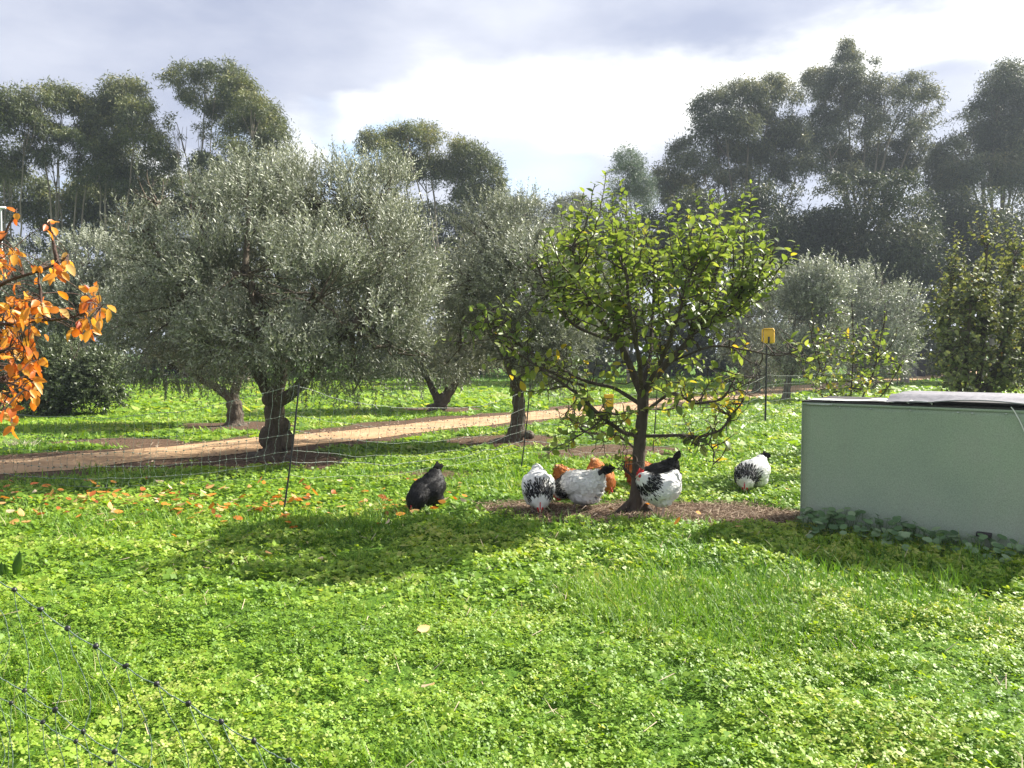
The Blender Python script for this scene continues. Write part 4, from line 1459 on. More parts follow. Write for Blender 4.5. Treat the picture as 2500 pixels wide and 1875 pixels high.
def green_box():
    root = empty('green_box', BL, 'large green painted metal box standing on the grass at right', 'box')

    def part(name, t0, t1, b0, b1, z0, z1, mat, bev=.004):
        mb = MB()
        mb.box(bp((t0 + t1) / 2, (b0 + b1) / 2, (z0 + z1) / 2), (t1 - t0, b1 - b0, z1 - z0), RB)
        o = keep(mb.build(name, mat, root))
        m = o.modifiers.new('bevel', 'BEVEL')
        m.width = bev
        m.segments = 2
        return o
    # panels are very slightly bowed sheets
    pts = [[tuple(bp(t, -.002 + .008 * math.sin(t * 2.1) * math.sin(z * 2.6), z)) for t in np.linspace(0, BLEN, 30)] for z in np.linspace(.0, BH - .018, 20)]
    mb = MB()
    grid_sheet(mb, pts)
    fp = keep(mb.build('front_panel', M_GREEN, root, True))
    so = fp.modifiers.new('solid', 'SOLIDIFY')
    so.thickness = .012
    so.offset = 0
    part('side_panel', -.002, .012, .008, BDEP, 0, BH - .02, M_GREEN)
    part('side_panel', BLEN - .012, BLEN + .002, .008, BDEP, 0, BH - .02, M_GREEN)
    part('back_panel', .012, BLEN - .012, BDEP - .012, BDEP, 0, BH - .02, M_GREEN)
    part('corner_post', -.012, -.0025, -.006, .03, 0, BH - .015, M_GREEN, .002)
    part('lid', -.01, BLEN + .01, -.012, BDEP + .01, BH - .016, BH - .002, M_DARKTRIM)
    # fold of the sheet along the top edge, hinge and screws
    part('top_edge_strip', 0, BLEN, -.018, -.0095, BH - .034, BH - .0165, M_GREEN, .002)
    hinge = part('hinge', .035, .24, -.026, -.0185, BH - .036, BH - .024, M_STEEL, .003)
    for t in (.05, .225):
        mb = MB()
        P = bp(t, -.03, BH - .03)
        mb.tube([P, P - BB * .006], (.008, .007), 8)
        mb.build('rivet', M_STEEL, hinge, True)
    for px in (2053, 2128, 2225, 2342, 2377, 2460):
        # along the panel where that pixel column meets it
        k = (px - CX) / FPX
        t = (k * BL.y - BL.x) / (BF.x - k * BF.y)
        bm = bmesh.new()
        bmesh.ops.create_icosphere(bm, subdivisions=1, radius=.009)
        V = np.array([v.co for v in bm.verts])
        F = np.array([[v.index for v in f.verts] for f in bm.faces])
        bm.free()
        mb = MB()
        mb.add(V + np.array(bp(t, -.0185, BH - .05 + rng.normal(0, .002))), F)
        mb.build('screw', M_STEEL, fp, True)
    part('foot_bracket', 1.30, 1.40, -.06, -.008, .12, .15, M_DARKTRIM)
    for (z, t0) in ((.9, .0), (.55, .0)):
        mb = MB()
        P = bp(-.013, .01, z)
        mb.tube([P, P - BF * .005], (.006, .005), 6)
        keep(mb.build('rivet', M_STEEL, root, True))
    # things lying on the lid
    r = empty('roof_sheet', bp(1.4, .3, BH), 'grey curled roofing sheet lying on the green box', 'roofing sheet')
    pts = []
    for t in np.linspace(.66, 2.2, 40):
        row = []
        for b in np.linspace(0, 1, 18):
            lift = .012 + .052 * sstep(0, .22, b) + .012 * math.sin(b * 9) * .4
            wave = .028 * max(0, math.sin((t - .95) * 4.4)) * (1 - sstep(0, .25, b)) * (t > .95) * (t < 1.66)
            curl = .02 * (1 - sstep(.66, .74, t))
            row.append(tuple(bp(t, -.035 + b * .72, BH + lift + wave - curl * .5 + .01)))
        pts.append(row)
    thick_sheet('sheet', pts, .006, M_SHEET, r)
    pts = []
    for t in np.linspace(1.0, 2.2, 26):
        row = []
        for b in np.linspace(0, 1, 4):
            row.append(tuple(bp(t, -.032 + b * .03, BH + .020 + .026 * max(0, math.sin((t - .95) * 4.4)) * (t < 1.66) + .022 * sstep(1.5, 2.1, t) - b * .002 + .006)))
        pts.append(row)
    thick_sheet('pale_edge', pts, .005, M_WHITEP, r)
    r = empty('plastic_sheet', bp(.45, .1, BH), 'crumpled white plastic strip along the left top of the green box', 'plastic sheet')
    pts = []
    for t in np.linspace(.05, .70, 44):
        row = []
        for b in np.linspace(0, 1, 12):
            z = .003 + .022 * sstep(.40, .58, t) * (1 - sstep(.60, .70, t)) * (.4 + .6 * math.sin(b * 3.1)) + .006 * float(fbm(t * 14, b * 4, 5)) + .004
            row.append(tuple(bp(t, .0 + b * .22 * (1 - .5 * sstep(.2, .05, t)), BH + z)))
        pts.append(row)
    thick_sheet('sheet', pts, .003, M_WHITEP, r)
    # bent wire clip
    c = [bp(.82, -.02, BH + .004), bp(.80, -.025, BH + .018), bp(.86, -.03, BH + .026), bp(.95, -.03, BH + .024), bp(.985, -.028, BH + .012), bp(.98, -.025, BH + .002)]
    mb = MB()
    mb.tube(smooth_poly(c, 5, 2), .004, 6)
    o = mb.build('wire_clip', M_STEEL, None, True)
    tag(o, 'bent pale wire clip on the top edge of the green box', 'wire')
    c = [bp(1.50, -.012, BH + .005), bp(1.52, -.024, BH - .02), bp(1.56, -.026, BH - .10), bp(1.60, -.026, BH - .2), bp(1.66, -.024, BH - .3)]
    mb = MB()
    mb.tube(smooth_poly(c, 5, 2), .0045, 6)
    keep(mb.build('cord', M_WHITEP, root, True))['label'] = 'white cord hanging down the front panel'


green_box()


def nasturtiums():
    root = empty('nasturtium_patch', bp(.8, -.3, 0), 'low patch of round-leaved plants along the foot of the green box', 'plant')
    a = np.linspace(0, 2 * math.pi, 10)[:-1]
    V = [(0, 0, 0)] + [(.5 * math.cos(x), .5 * math.sin(x), .05 + .02 * math.sin(3 * x)) for x in a]
    F = [(0, 1 + i, 1 + (i + 1) % 9) for i in range(9)]
    T = (np.array(V), np.array(F))
    lv = Leaves()
    st = MB()
    n = 300
    t = rng.uniform(.05, 2.1, n)
    b = -rng.beta(1.3, 2.2, n) * .55 - .02
    h = np.clip(.14 - .12 * np.abs(b + .14) / .5 + rng.normal(0, .03, n), .03, .22) * (.55 + .9 * fbm(t * 3, b * 3, 77)) * (1.25 - .3 * t)
    for i in range(n):
        p = np.array(bp(t[i], b[i], h[i] + .015))
        nn = unit(np.array([[rng.normal(0, .3) - .05, rng.normal(0, .3) - .25, 1.0]]))[0]
        a = rng.uniform(0, 6.28)
        d = np.array((math.cos(a), math.sin(a), 0))
        sz = rng.uniform(.042, .074)
        lv.add(p[None], (d - nn * np.dot(d, nn))[None], nn[None], sz, sz, np.clip(rng.normal(.66, .22), 0, 1))
        g = p + np.array((rng.normal(0, .05), rng.normal(.02, .05), -p[2]))
        st.tube(bez(g, (g + p) / 2 + rng.normal(0, .015, 3), p, 4), .0022, 4, .4)
    keep(st.build('leaf_stalks', M_NAST, root, True))['kind'] = 'stuff'
    lv.build(root, M_NAST, T, 300)


nasturtiums()

# ------------------------------------------------------------------ netting fences


def net_fence():
    posts = [(Vector((-5.9, 8.95, 0)), Vector((-5.95, 9.0, 1.0))),
             (gp(691, 1260), at(730, 936, 7.32)),
             (gp(1271, 1153), at(1294, 940, 9.95)),
             (gp(1594, 1103), at(1606, 900, 11.9)),
             (gp(1772, 1062), at(1782, 890, 14.3)),
             (gp(1868, 1030), None),
             (gp(2190, 946), at(2192, 880, 33))]
    root = empty('netting_fence', (posts[1][0].x, posts[1][0].y, 0), 'sagging poultry netting fence on thin black posts running behind the hens', 'fence')
    for i, (a, b) in enumerate(posts):
        if b is None:
            continue
        mb = MB()
        n = 8
        P = np.array([tuple(a + (b - a) * q + Vector((.01 * math.sin(q * 3), 0, 0))) for q in np.linspace(-.04, 1.0, n)])
        mb.tube(P, .0085 if i < 5 else .02, 7)
        keep(mb.build('post', M_BLACK, root, True))
    hs = [np.array([.83, .60, .42, .27, .13, .02]), np.array([1.19, .93, .77, .60, .49, .36]), np.array([1.02, .80, .62, .50, .40, .26]), np.array([.95, .74, .58, .42, .26, .06]), np.array([.95, .74, .58, .42, .26, .06]), np.array([1.0, .8, .6, .42, .26, .06]), np.array([.95, .74, .58, .42, .26, .06])]
    sags = [.17, .22, .15, .12, .10, .1]
    for i in range(len(posts) - 1):
        (a, at_), (b, bt) = posts[i], posts[i + 1]
        at2 = at_ if at_ is not None else a + Vector((0, 0, 1.2))
        bt2 = bt if bt is not None else b + Vector((0, 0, 1.2))
        n = 60
        q = np.linspace(0, 1, n)
        rows = []
        for k in range(6):
            pa = a + (at2 - a) * (hs[i][k] / max(at2.z, .1))
            pb = b + (bt2 - b) * (hs[i + 1][k] / max(bt2.z, .1))
            P = np.array(pa)[None] * (1 - q)[:, None] + np.array(pb)[None] * q[:, None]
            sag = sags[i] * (1.0 - .10 * k) * 4 * q * (1 - q)
            if k == 5:
                sag = sag * .8
            P[:, 2] -= sag
            nz = (fbm(q * 9 + k * 7, q * 0 + i, 61) - .5) * .07
            P[:, 2] = np.maximum(P[:, 2] + nz, .015 + .004 * k)
            P[:, 1] += (fbm(q * 5 + k * 3, q * 0 + i + 4, 62) - .5) * .10 * 4 * q * (1 - q)
            rows.append(P)
            mb = MB()
            mb.tube(P, (.0024 if k in (0, 4) else .0016) * (1 if i < 3 else 1.25), 5)
            keep(mb.build('strand', M_NET, root, True))
        # upright twine with knots where it crosses the strands
        mb = MB()
        ln = np.linalg.norm(np.array(b) - np.array(a))
        m = int(ln / .115)
        for j in range(m):
            t = (j + .5 + rng.normal(0, .1)) / m
            pts = []
            for k in range(6):
                f = np.clip(t + rng.normal(0, .003), 0, 1) * (n - 1)
                i0 = int(min(f, n - 2))
                pts.append(rows[k][i0] * (1 - f + i0) + rows[k][i0 + 1] * (f - i0))
            pp = smooth_poly(pts, 4, 1)
            pp[1:-1] += rng.normal(0, .006, (len(pp) - 2, 3))
            mb.tube(pp, .0013 * (1 if i < 3 else 1.6), 4)
            for g in pts[:5]:
                mb.box(g, (.012, .012, .010), None)
        o = keep(mb.build('upright_twine', M_NETG, root, False))
        o['kind'] = 'stuff'
    # post with the yellow energiser
    a = posts[5][0]
    mb = MB()
    top = at(1872, 838, a.y)
    mb.tube([a + Vector((0, 0, -.05)), a + Vector((.01, 0, .7)), top], .026, 4)
    mb.tube([a + Vector((.0, -.03, -.05)), a + Vector((.01, -.03, .7)), top + Vector((0, -.03, 0))], .012, 4)
    o = mb.build('steel_post', M_BLACK)
    tag(o, 'tall dark steel post carrying the yellow box beyond the hens', 'post')
    c = at(1876, 821, a.y - .10)
    r = empty('fence_energiser', c, 'yellow plastic fence energiser box on top of the tall dark post', 'energiser')
    mb = MB()
    Rz = Matrix.Rotation(math.radians(-22), 3, 'Z')
    mb.box(c + Vector((0, .02, 0)), (.26, .13, .30), Rz)
    o = keep(mb.build('case', M_YELLOW, r))
    bv = o.modifiers.new('bevel', 'BEVEL')
    bv.width = .025
    bv.segments = 3
    mb = MB()
    mb.box(c + Rz @ Vector((0, -.0, .155)), (.22, .15, .03), Rz)
    o = keep(mb.build('top_cap', M_YELLOW, r))
    bv = o.modifiers.new('bevel', 'BEVEL')
    bv.width = .01
    mb = MB()
    mb.box(c + Vector((-.015, -.075, -.08)), (.035, .02, .14))
    keep(mb.build('clamp', M_BLACK, r))
    # plain yellow tag hanging on the net behind the fruit tree
    c = at(1486, 978, 11.1)
    r = empty('yellow_tag', c, 'bright yellow plastic tag hanging on the netting behind the fruit tree trunk', 'tag')
    pts = [[tuple(c + Vector((x, .01 * math.sin(x * 30), z))) for x in np.linspace(-.07, .07, 7)] for z in np.linspace(-.10, .09, 7)]
    thick = MB()
    grid_sheet(thick, pts)
    o = keep(thick.build('plate', M_YELLOW, r, True))
    so = o.modifiers.new('solid', 'SOLIDIFY')
    so.thickness = .004
    mb = MB()
    mb.tube([c + Vector((0, 0, .10)), c + Vector((0, .01, .16))], .003, 5)
    keep(mb.build('hanger', M_NET, r))


net_fence()


def near_net():
    K1 = [(-32, 1392), (35, 1440), (99, 1487), (165, 1534), (234, 1578), (307, 1626), (383, 1670), (460, 1718), (540, 1762), (620, 1809), (705, 1856), (795, 1905), (890, 1955)]
    K2 = [(-90, 1590), (-15, 1640), (60, 1686), (135, 1733), (203, 1786), (280, 1835), (365, 1880), (455, 1925), (550, 1975), (640, 2020), (730, 2065), (830, 2110), (930, 2160)]
    K3 = [(-130, 1620), (-50, 1668), (27, 1716), (104, 1763), (185, 1810), (269, 1864), (350, 1915), (440, 1960), (535, 2010), (630, 2055), (720, 2100), (820, 2150), (920, 2200)]
    dd = np.linspace(2.02, 1.56, len(K1))
    R1 = [np.array(at(x, y, d)) for (x, y), d in zip(K1, dd)]
    R2 = [np.array(at(x, y, d)) for (x, y), d in zip(K2, dd * 1.02)]
    R3 = [np.array(at(x, y, d)) for (x, y), d in zip(K3, dd * 1.12)]
    root = empty('near_netting', (R1[0][0], R1[0][1], 0), 'loose green netting with black knots in the near left corner', 'netting')

    def strand(R, r):
        P = []
        for a, b in zip(R[:-1], R[1:]):
            for q in np.linspace(0, 1, 8)[:-1]:
                p = a + (b - a) * q
                P.append(p + np.array((0, 0, -.006 * 4 * q * (1 - q))) + rng.normal(0, .0006, 3))
        P.append(R[-1])
        mb = MB()
        mb.tube(P, r, 6)
        keep(mb.build('strand', M_NETG, root, True))

    def twine(a, b, bow):
        s = np.array((bow, .02, 0))
        P = smooth_poly([a, a * .75 + b * .25 + s * .1, a * .5 + b * .5 + s, a * .2 + b * .8 + s * 1.2, b], 5, 2, .001)
        mb = MB()
        mb.tube(P, .0011, 5)
        keep(mb.build('upright_twine', M_NETG, root, True))
    for R, r in ((R1, .0014), (R2, .0013), (R3, .0012)):
        strand(R, r)
    bm = bmesh.new()
    bmesh.ops.create_icosphere(bm, subdivisions=2, radius=1)
    V = np.array([v.co for v in bm.verts])
    F = np.array([[v.index for v in f.verts] for f in bm.faces])
    bm.free()
    mb = MB()
    mb.add(V * (1 + .12 * rng.normal(size=(len(V), 1))) * .0066, F)
    me = mb.mesh('knot', True)
    me.materials.append(M_BLACK)
    for R in (R1, R2, R3):
        for p in R:
            o = link('knot', me, root)
            o.location = Vector(p) - root.location
            o.rotation_euler = tuple(rng.uniform(0, 3, 3))
            o.scale = tuple(rng.uniform(.85, 1.15, 3))
    for i in range(len(R1)):
        if i + 1 < len(R2):
            twine(R1[i], R2[min(i + 1, len(R2) - 1)], rng.uniform(.0, .03))
        twine(R2[i], R3[i], rng.normal(0, .01))
        g = R3[i].copy()
        g[2] = max(.03, g[2] - .28)
        g[0] += rng.normal(.02, .02)
        twine(R3[i], g, rng.uniform(-.02, .03))
        g = R2[i].copy()
        g[2] = max(.03, g[2] - .3)
        g[0] += rng.normal(.03, .02)
        twine(R2[i], g, rng.uniform(-.02, .03))
    low = []
    for p in R3:
        g = p.copy()
        g[2] = max(.03, g[2] - .28)
        low.append(g)
    strand(low, .0012)


near_net()

# ------------------------------------------------------------------ hens
def feather_mat(name, stops, rough=.75, spec=.2, sheen=0.0):
    m, nt, N, K = material(name)
    a = N('ShaderNodeAttribute')
    a.attribute_name = 'tint'
    r = ramp_node(N, stops)
    K(a.outputs['Fac'], r.inputs[0])
    tc = N('ShaderNodeTexCoord')
    nz = N('ShaderNodeTexNoise')
    nz.inputs['Scale'].default_value = 70
    nz.inputs['Detail'].default_value = 4
    K(tc.outputs['Object'], nz.inputs['Vector'])
    p = N('ShaderNodeBsdfPrincipled')
    p.inputs['Roughness'].default_value = rough
    p.inputs['Specular IOR Level'].default_value = spec
    K(r.outputs[0], p.inputs['Base Color'])
    b = N('ShaderNodeBump')
    b.inputs['Strength'].default_value = .5
    b.inputs['Distance'].default_value = .006
    K(nz.outputs['Fac'], b.inputs['Height'])
    K(b.outputs[0], p.inputs['Normal'])
    t = N('ShaderNodeBsdfTranslucent')
    K(r.outputs[0], t.inputs['Color'])
    ms = N('ShaderNodeMixShader')
    ms.inputs[0].default_value = .12
    K(p.outputs[0], ms.inputs[1])
    K(t.outputs[0], ms.inputs[2])
    o = N('ShaderNodeOutputMaterial')
    K(ms.outputs[0], o.inputs[0])
    return m


# one ramp: 0 black .. 0.25 charcoal, 0.4 rust .. 0.6 pale buff, 0.75 dirty cream .. 1 white
M_WHITE_F = feather_mat('white_and_black_feathers', [(0, (.008, .008, .009)), (.3, (.03, .03, .032)), (.5, (.42, .38, .33)), (.75, (.66, .64, .60)), (1, (.82, .82, .80))])
M_BROWN_F = feather_mat('rust_feathers', [(0, (.16, .04, .012)), (.4, (.36, .10, .02)), (.7, (.52, .19, .05)), (.88, (.66, .40, .20)), (1, (.78, .66, .52))])
M_BLACK_F = feather_mat('black_feathers', [(0, (.005, .005, .005)), (.7, (.012, .011, .011)), (1, (.04, .034, .03))], .6, .25)
M_RED = surf_mat('red_comb', [(.3, (.42, .018, .02)), (.7, (.60, .04, .04))], 60, 3, .55, .2, 120, bdist=.003)
M_BEAK = surf_mat('beak_horn', [(.3, (.35, .27, .17)), (.7, (.55, .46, .34))], 40, 3, .45, 0)
M_LEGS = surf_mat('pale_leg_scales', [(.3, (.40, .27, .22)), (.7, (.60, .46, .40))], 60, 3, .6, .3, 150, bdist=.002)
M_EYE = surf_mat('hen_eye', [(.3, (.02, .01, .006)), (.7, (.30, .10, .02))], 5, 1, .15, 0, spec=.6)
FEATHER = (np.array([(0, .15, 0), (.4, .5, .02), (.8, .42, .0), (1, 0, -.02), (.8, -.42, 0), (.4, -.5, .02), (0, -.15, 0)]), np.array([(0, 1, 6), (1, 5, 6), (1, 2, 5), (2, 4, 5), (2, 3, 4)]))


def hen(name, label, loc, fwd, kind, pose='peck', pitch=14, scale=1.0, turn=0.0, seed=1, tail=(.13, 1.0), group=None, flat=.92):
    """local frame: +x ahead, +z up; built at the origin, then turned and moved by its root"""
    r_ = np.random.default_rng(seed)
    root = empty(name, loc, label, 'hen', group)
    root.rotation_euler = (0, 0, math.atan2(fwd[1], fwd[0]))
    root.scale = (scale, scale, scale * flat)
    Rp = Matrix.Rotation(math.radians(pitch), 4, 'Y')
    piv = Vector((0, 0, .22))
    lift = Vector((0, 0, .045 if pose != 'peck' else 0))

    def bp_(x, y, z):
        return piv + lift + (Rp @ (Vector((x, y, z)) - piv))
    bm = bmesh.new()

    def ell(c, r, rot=0.0):
        M = Matrix.Translation(c) @ Matrix.Rotation(math.radians(rot), 4, 'Y') @ Matrix.Diagonal((*r, 1))
        bmesh.ops.create_icosphere(bm, subdivisions=3, radius=1, matrix=M)
    ell(bp_(0, 0, .235), (.178, .135, .125), pitch)
    ell(bp_(.075, 0, .225), (.110, .122, .112), pitch)
    ell(bp_(-.085, 0, .225), (.13, .132, .122), pitch)
    ell(bp_(-.02, 0, .155), (.12, .10, .085), pitch)
    ell(bp_(-.13, 0, .268), (.115, .095, .085), pitch - 28)
    ell(bp_(-.185, 0, .305), (.075, .058, .055), pitch - 42)
    for s in (1, -1):
        ell(bp_(-.01, s * .1, .235), (.135, .045, .085), pitch + 8)      # folded wings
        ell(Vector((-.02, s * .06, .145)) + lift, (.075, .055, .058))
    if pose == 'peck':
        ell(Vector((-.04, 0, .15)), (.135, .125, .10))
        neck = [Vector((.095, 0, .205)), Vector((.158, turn * .35, .170)), Vector((.198, turn * .75, .135)), Vector((.224, turn, .108))]
        nr = [.112, .100, .074, .043]
        hd = Vector((.66, turn * 3.5, -.72)).normalized()
        head = neck[-1] + hd * .022
    else:
        neck = [bp_(.085, 0, .265), Vector((.145, turn * .3, .345)), Vector((.184, turn * .7, .378)), Vector((.208, turn, .400))]
        nr = [.112, .092, .064, .040]
        hd = Vector((.96, turn * 3, -.16)).normalized()
        head = neck[-1] + Vector((.012, 0, .014))
    NP, NR = [], []
    for i in range(3):
        for q in np.linspace(0, 1, 4)[: (4 if i == 2 else 3)]:
            NP.append(neck[i].lerp(neck[i + 1], q))
            NR.append(nr[i] * (1 - q) + nr[i + 1] * q)
    for p, r in zip(NP, NR):
        ell(p, (r, r, r))
    M = Matrix.Translation(head) @ hd.to_track_quat('X', 'Z').to_matrix().to_4x4() @ Matrix.Diagonal((.040, .028, .031, 1))
    bmesh.ops.create_icosphere(bm, subdivisions=3, radius=1, matrix=M)
    me = bpy.data.meshes.new('tmp')
    bm.to_mesh(me)
    bm.free()
    tmp = link('tmp', me)
    rm = tmp.modifiers.new('r', 'REMESH')
    rm.mode = 'VOXEL'
    rm.voxel_size = .0115
    sm = tmp.modifiers.new('s', 'SMOOTH')
    sm.iterations = 7
    sm.factor = .5
    dg = bpy.context.evaluated_depsgraph_get()
    body = bpy.data.meshes.new_from_object(tmp.evaluated_get(dg))
    bpy.data.objects.remove(tmp)
    bpy.data.meshes.remove(me)
    n = len(body.vertices)
    V = np.zeros(n * 3, np.float32)
    body.vertices.foreach_get('co', V)
    V = V.reshape(-1, 3)
    NPa = np.array([tuple(p) for p in NP])
    NRa = np.array(NR)

    def zone(P):
        """position along the neck (0 at its root, 1 at the head; -1 off the neck)"""
        D = np.linalg.norm(P[:, None, :] - NPa[None], axis=2) / (NRa[None] * 1.12)
        i = np.argmin(D, axis=1)
        t = i / (len(NPa) - 1)
        hdist = np.linalg.norm(P - np.array(head), axis=1)
        t = np.where(hdist < .046, 1.0, t)
        ok = (D[np.arange(len(P)), i] < 1.05) | (hdist < .046)
        ahead = (P - NPa[0]) @ unit((NPa[3] - NPa[0])[None])[0] > -.01
        return np.where(ok & ahead, t, -1.0)

    def colour(P, t, rr):
        z = P[:, 2]
        if kind == 'white':
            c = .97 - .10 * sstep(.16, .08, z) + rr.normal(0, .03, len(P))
        elif kind == 'brown':
            c = .52 + rr.normal(0, .13, len(P)) + .10 * (z - .2) / .1 * .3
            tl = (P - np.array(bp_(-.15, 0, .31))) @ np.array((Rp @ Vector((-.65, 0, .76))))
            c = c + .5 * sstep(.02, .09, tl)
        else:
            c = .35 + rr.normal(0, .22, len(P))
        return np.clip(c, .02, 1)
    t = zone(V)
    base_t = colour(V, t, r_)
    if kind == 'white':
        base_t = np.where((t > .12) & (t < .5), .22, base_t)
    a = body.attributes.get('tint') or body.attributes.new('tint', 'FLOAT', 'POINT')
    a.data.foreach_set('value', base_t.astype(np.float32))
    for p in body.polygons:
        p.use_smooth = True
    body.materials.clear()
    fm = {'white': M_WHITE_F, 'brown': M_BROWN_F, 'black': M_BLACK_F}[kind]
    body.materials.append(fm)
    body.name = 'body'
    link('body', body, root)
    # plumage: overlapping feathers lying back along the body
    body.calc_loop_triangles()
    tri = np.array([lt.vertices[:] for lt in body.loop_triangles])
    A, B, C = V[tri[:, 0]], V[tri[:, 1]], V[tri[:, 2]]
    nr_ = np.cross(B - A, C - A)
    ar = np.linalg.norm(nr_, axis=1)
    nf = 2100
    k = r_.choice(len(tri), nf, p=ar / ar.sum())
    u, v = r_.random(nf), r_.random(nf)
    sw = u + v > 1
    u[sw], v[sw] = 1 - u[sw], 1 - v[sw]
    P = A[k] + (B[k] - A[k]) * u[:, None] + (C[k] - A[k]) * v[:, None]
    Nn = unit(nr_[k])
    t = zone(P)
    back = np.array(Rp @ Vector((-1, 0, -.12)))
    flow = np.tile(back, (nf, 1))
    rear = sstep(-.08, -.2, P[:, 0])
    flow = flow + np.array((0, 0, -.8))[None] * (sstep(.26, .16, P[:, 2]) * .9)[:, None]
    upt = np.array(Rp @ Vector((-.6, 0, .8)))
    flow = flow * (1 - rear * sstep(.26, .34, P[:, 2]))[:, None] + upt * (rear * sstep(.26, .34, P[:, 2]))[:, None]
    j = np.clip((np.where(t < 0, 0, t) * (len(NPa) - 1)).astype(int), 0, len(NPa) - 2)
    nflow = unit(NPa[j] - NPa[j + 1])
    flow = np.where((t >= 0)[:, None], nflow, flow)
    flow = unit(flow + r_.normal(0, .12, (nf, 3)))
    d = unit(flow - Nn * np.sum(flow * Nn, 1, keepdims=True) * .97 + Nn * .13)
    nn = perp(d, Nn + r_.normal(0, .12, (nf, 3)))
    on = t >= 0
    hd_ = t > .93
    L = np.where(on, .036, .040) * r_.uniform(.75, 1.25, nf)
    W = np.where(on, .013, .026) * r_.uniform(.8, 1.2, nf)
    fluff = sstep(.2, .12, P[:, 2]) * (~on)
    L = L * (1 + .25 * fluff)
    ok = ~hd_
    tint = colour(P, t, r_)
    if kind == 'white':
        # cut the hackle: pale near the head, black-centred feathers ending in a dark collar
        tint = np.where(on, .93, tint)
        ok &= ~(on & (t > .1) & (t < .5) & (r_.random(nf) < .55))
    mb = MB()
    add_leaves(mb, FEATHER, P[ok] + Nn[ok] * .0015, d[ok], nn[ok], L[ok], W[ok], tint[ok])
    if kind == 'white':
        h = on & (t > .1) & (t < .6) & (r_.random(nf) < sstep(.62, .40, t))
        h2 = h & (P[:, 2] > .0)
        add_leaves(mb, FEATHER, P[h2] + Nn[h2] * .0045 + d[h2] * .004, d[h2], nn[h2], L[h2] * .98, W[h2] * .74, np.full(h2.sum(), .06))
        # a ring of black hackle tips over the shoulders
        m = 110
        ax = unit((NPa[3] - NPa[0])[None])[0]
        a1 = perp(ax[None], np.array([[0, 1.0, .2]]))[0]
        a2 = np.cross(ax, a1)
        for _ in range(m):
            an = r_.uniform(0, 6.28)
            sv = a1 * math.cos(an) + a2 * math.sin(an)
            q = NPa[1] + ax * r_.uniform(-.035, .03) + sv * NRa[1] * 1.05
            i0 = np.argmin(np.linalg.norm(V - q, axis=1))
            q = V[i0] + sv * .006
            if zone(V[i0][None])[0] < 0 and np.linalg.norm(V[i0] - q) > .05:
                continue
            dv = unit((-ax * .9 + sv * .35 + r_.normal(0, .1, 3))[None])
            add_leaves(mb, FEATHER, q[None], dv, perp(dv, sv[None]), np.array([.05 * r_.uniform(.8, 1.2)]), np.array([.014]), np.array([.05]))
            e = q + sv * -.002
            add_leaves(mb, FEATHER, e[None], dv, perp(dv, sv[None]), np.array([.052]), np.array([.021]), np.array([.88]))
    link('plumage', None, None) if False else None
    o = mb.build('plumage', fm, root)
    # tail fan
    tl, fan = tail
    tb = np.array(bp_(-.222, 0, .335))
    tdir = np.array(Rp @ Vector((-.62, 0, .78)))
    for i in range(11):
        q = (i - 5) / 5
        sd = q * .55 * fan
        dv = unit((tdir + np.array((0, sd, 0)) + np.array(Rp @ Vector((-.5, 0, -.35))) * abs(q) * .7)[None])
        nv = perp(dv, np.array([[0, 1.0 if q >= 0 else -1.0, .2]]))
        mb = MB()
        tt = {'white': .06, 'brown': np.clip(.86 + .1 * r_.normal(), .6, 1), 'black': .4}[kind]
        p0 = tb - dv[0] * .03 + np.array((0, q * .028, 0))
        rows = np.linspace(0, 1, 6)
        wid = np.array([.35, .8, 1, 1, .85, .25]) * (.022 if kind != 'brown' else .018)
        cv = np.cross(dv[0], nv[0])
        ln = tl * (1 - .25 * abs(q)) * r_.uniform(.9, 1.1)
        vv, curve = [], np.array((-.35, 0, -.25))
        for rr_, w in zip(rows, wid):
            c = p0 + dv[0] * ln * rr_ + curve * .05 * rr_ ** 2
            vv += [c + cv * w, c + nv[0] * .003, c - cv * w]
        ff = []
        for x in range(5):
            b = x * 3
            ff += [(b, b + 1, b + 4, b + 3), (b + 1, b + 2, b + 5, b + 4)]
        mb.add(vv, ff, tt)
        if kind == 'white' and abs(q) > .75:
            # pale edge on the outer coverts
            e = np.array(vv) + nv[0] * .003
            e[:, :] = tb + (e - tb) * .55
            mb.add(e, ff, .9)
        link('tail_feather', mb.mesh('tail_feather', True), root).data.materials.append(fm)
    # head: comb, face, wattles, beak, eyes
    hx = np.array(hd)
    hy = unit(np.cross(np.array((0, 0, 1.0)), hx)[None])[0]
    hz = np.cross(hx, hy)
    H = np.array(head)

    def hl(x, y, z):
        return H + hx * x + hy * y + hz * z
    cb = [(-.036, .016), (-.040, .036), (-.026, .033), (-.022, .054), (-.011, .040), (-.004, .060), (.006, .042), (.014, .052), (.020, .034), (.030, .036), (.034, .018), (.030, .006)]
    if kind != 'white':
        cb = [(x * .95, z * .9) for x, z in cb]
    cb = [(x * 1.15, z * 1.15) for x, z in cb]
    mb = MB()
    m = len(cb)
    vv = [hl(x, .0035, z) for x, z in cb] + [hl(x, -.0035, z) for x, z in cb] + [hl(0, .005, .018), hl(0, -.005, .018)]
    ff = [(i, (i + 1) % m, 2 * m) for i in range(m)] + [(m + (i + 1) % m, m + i, 2 * m + 1) for i in range(m)]
    mb.add(vv, ff)
    mb.add(vv, [(i, m + i, m + (i + 1) % m, (i + 1) % m) for i in range(m)])
    mb.build('comb', M_RED, root)

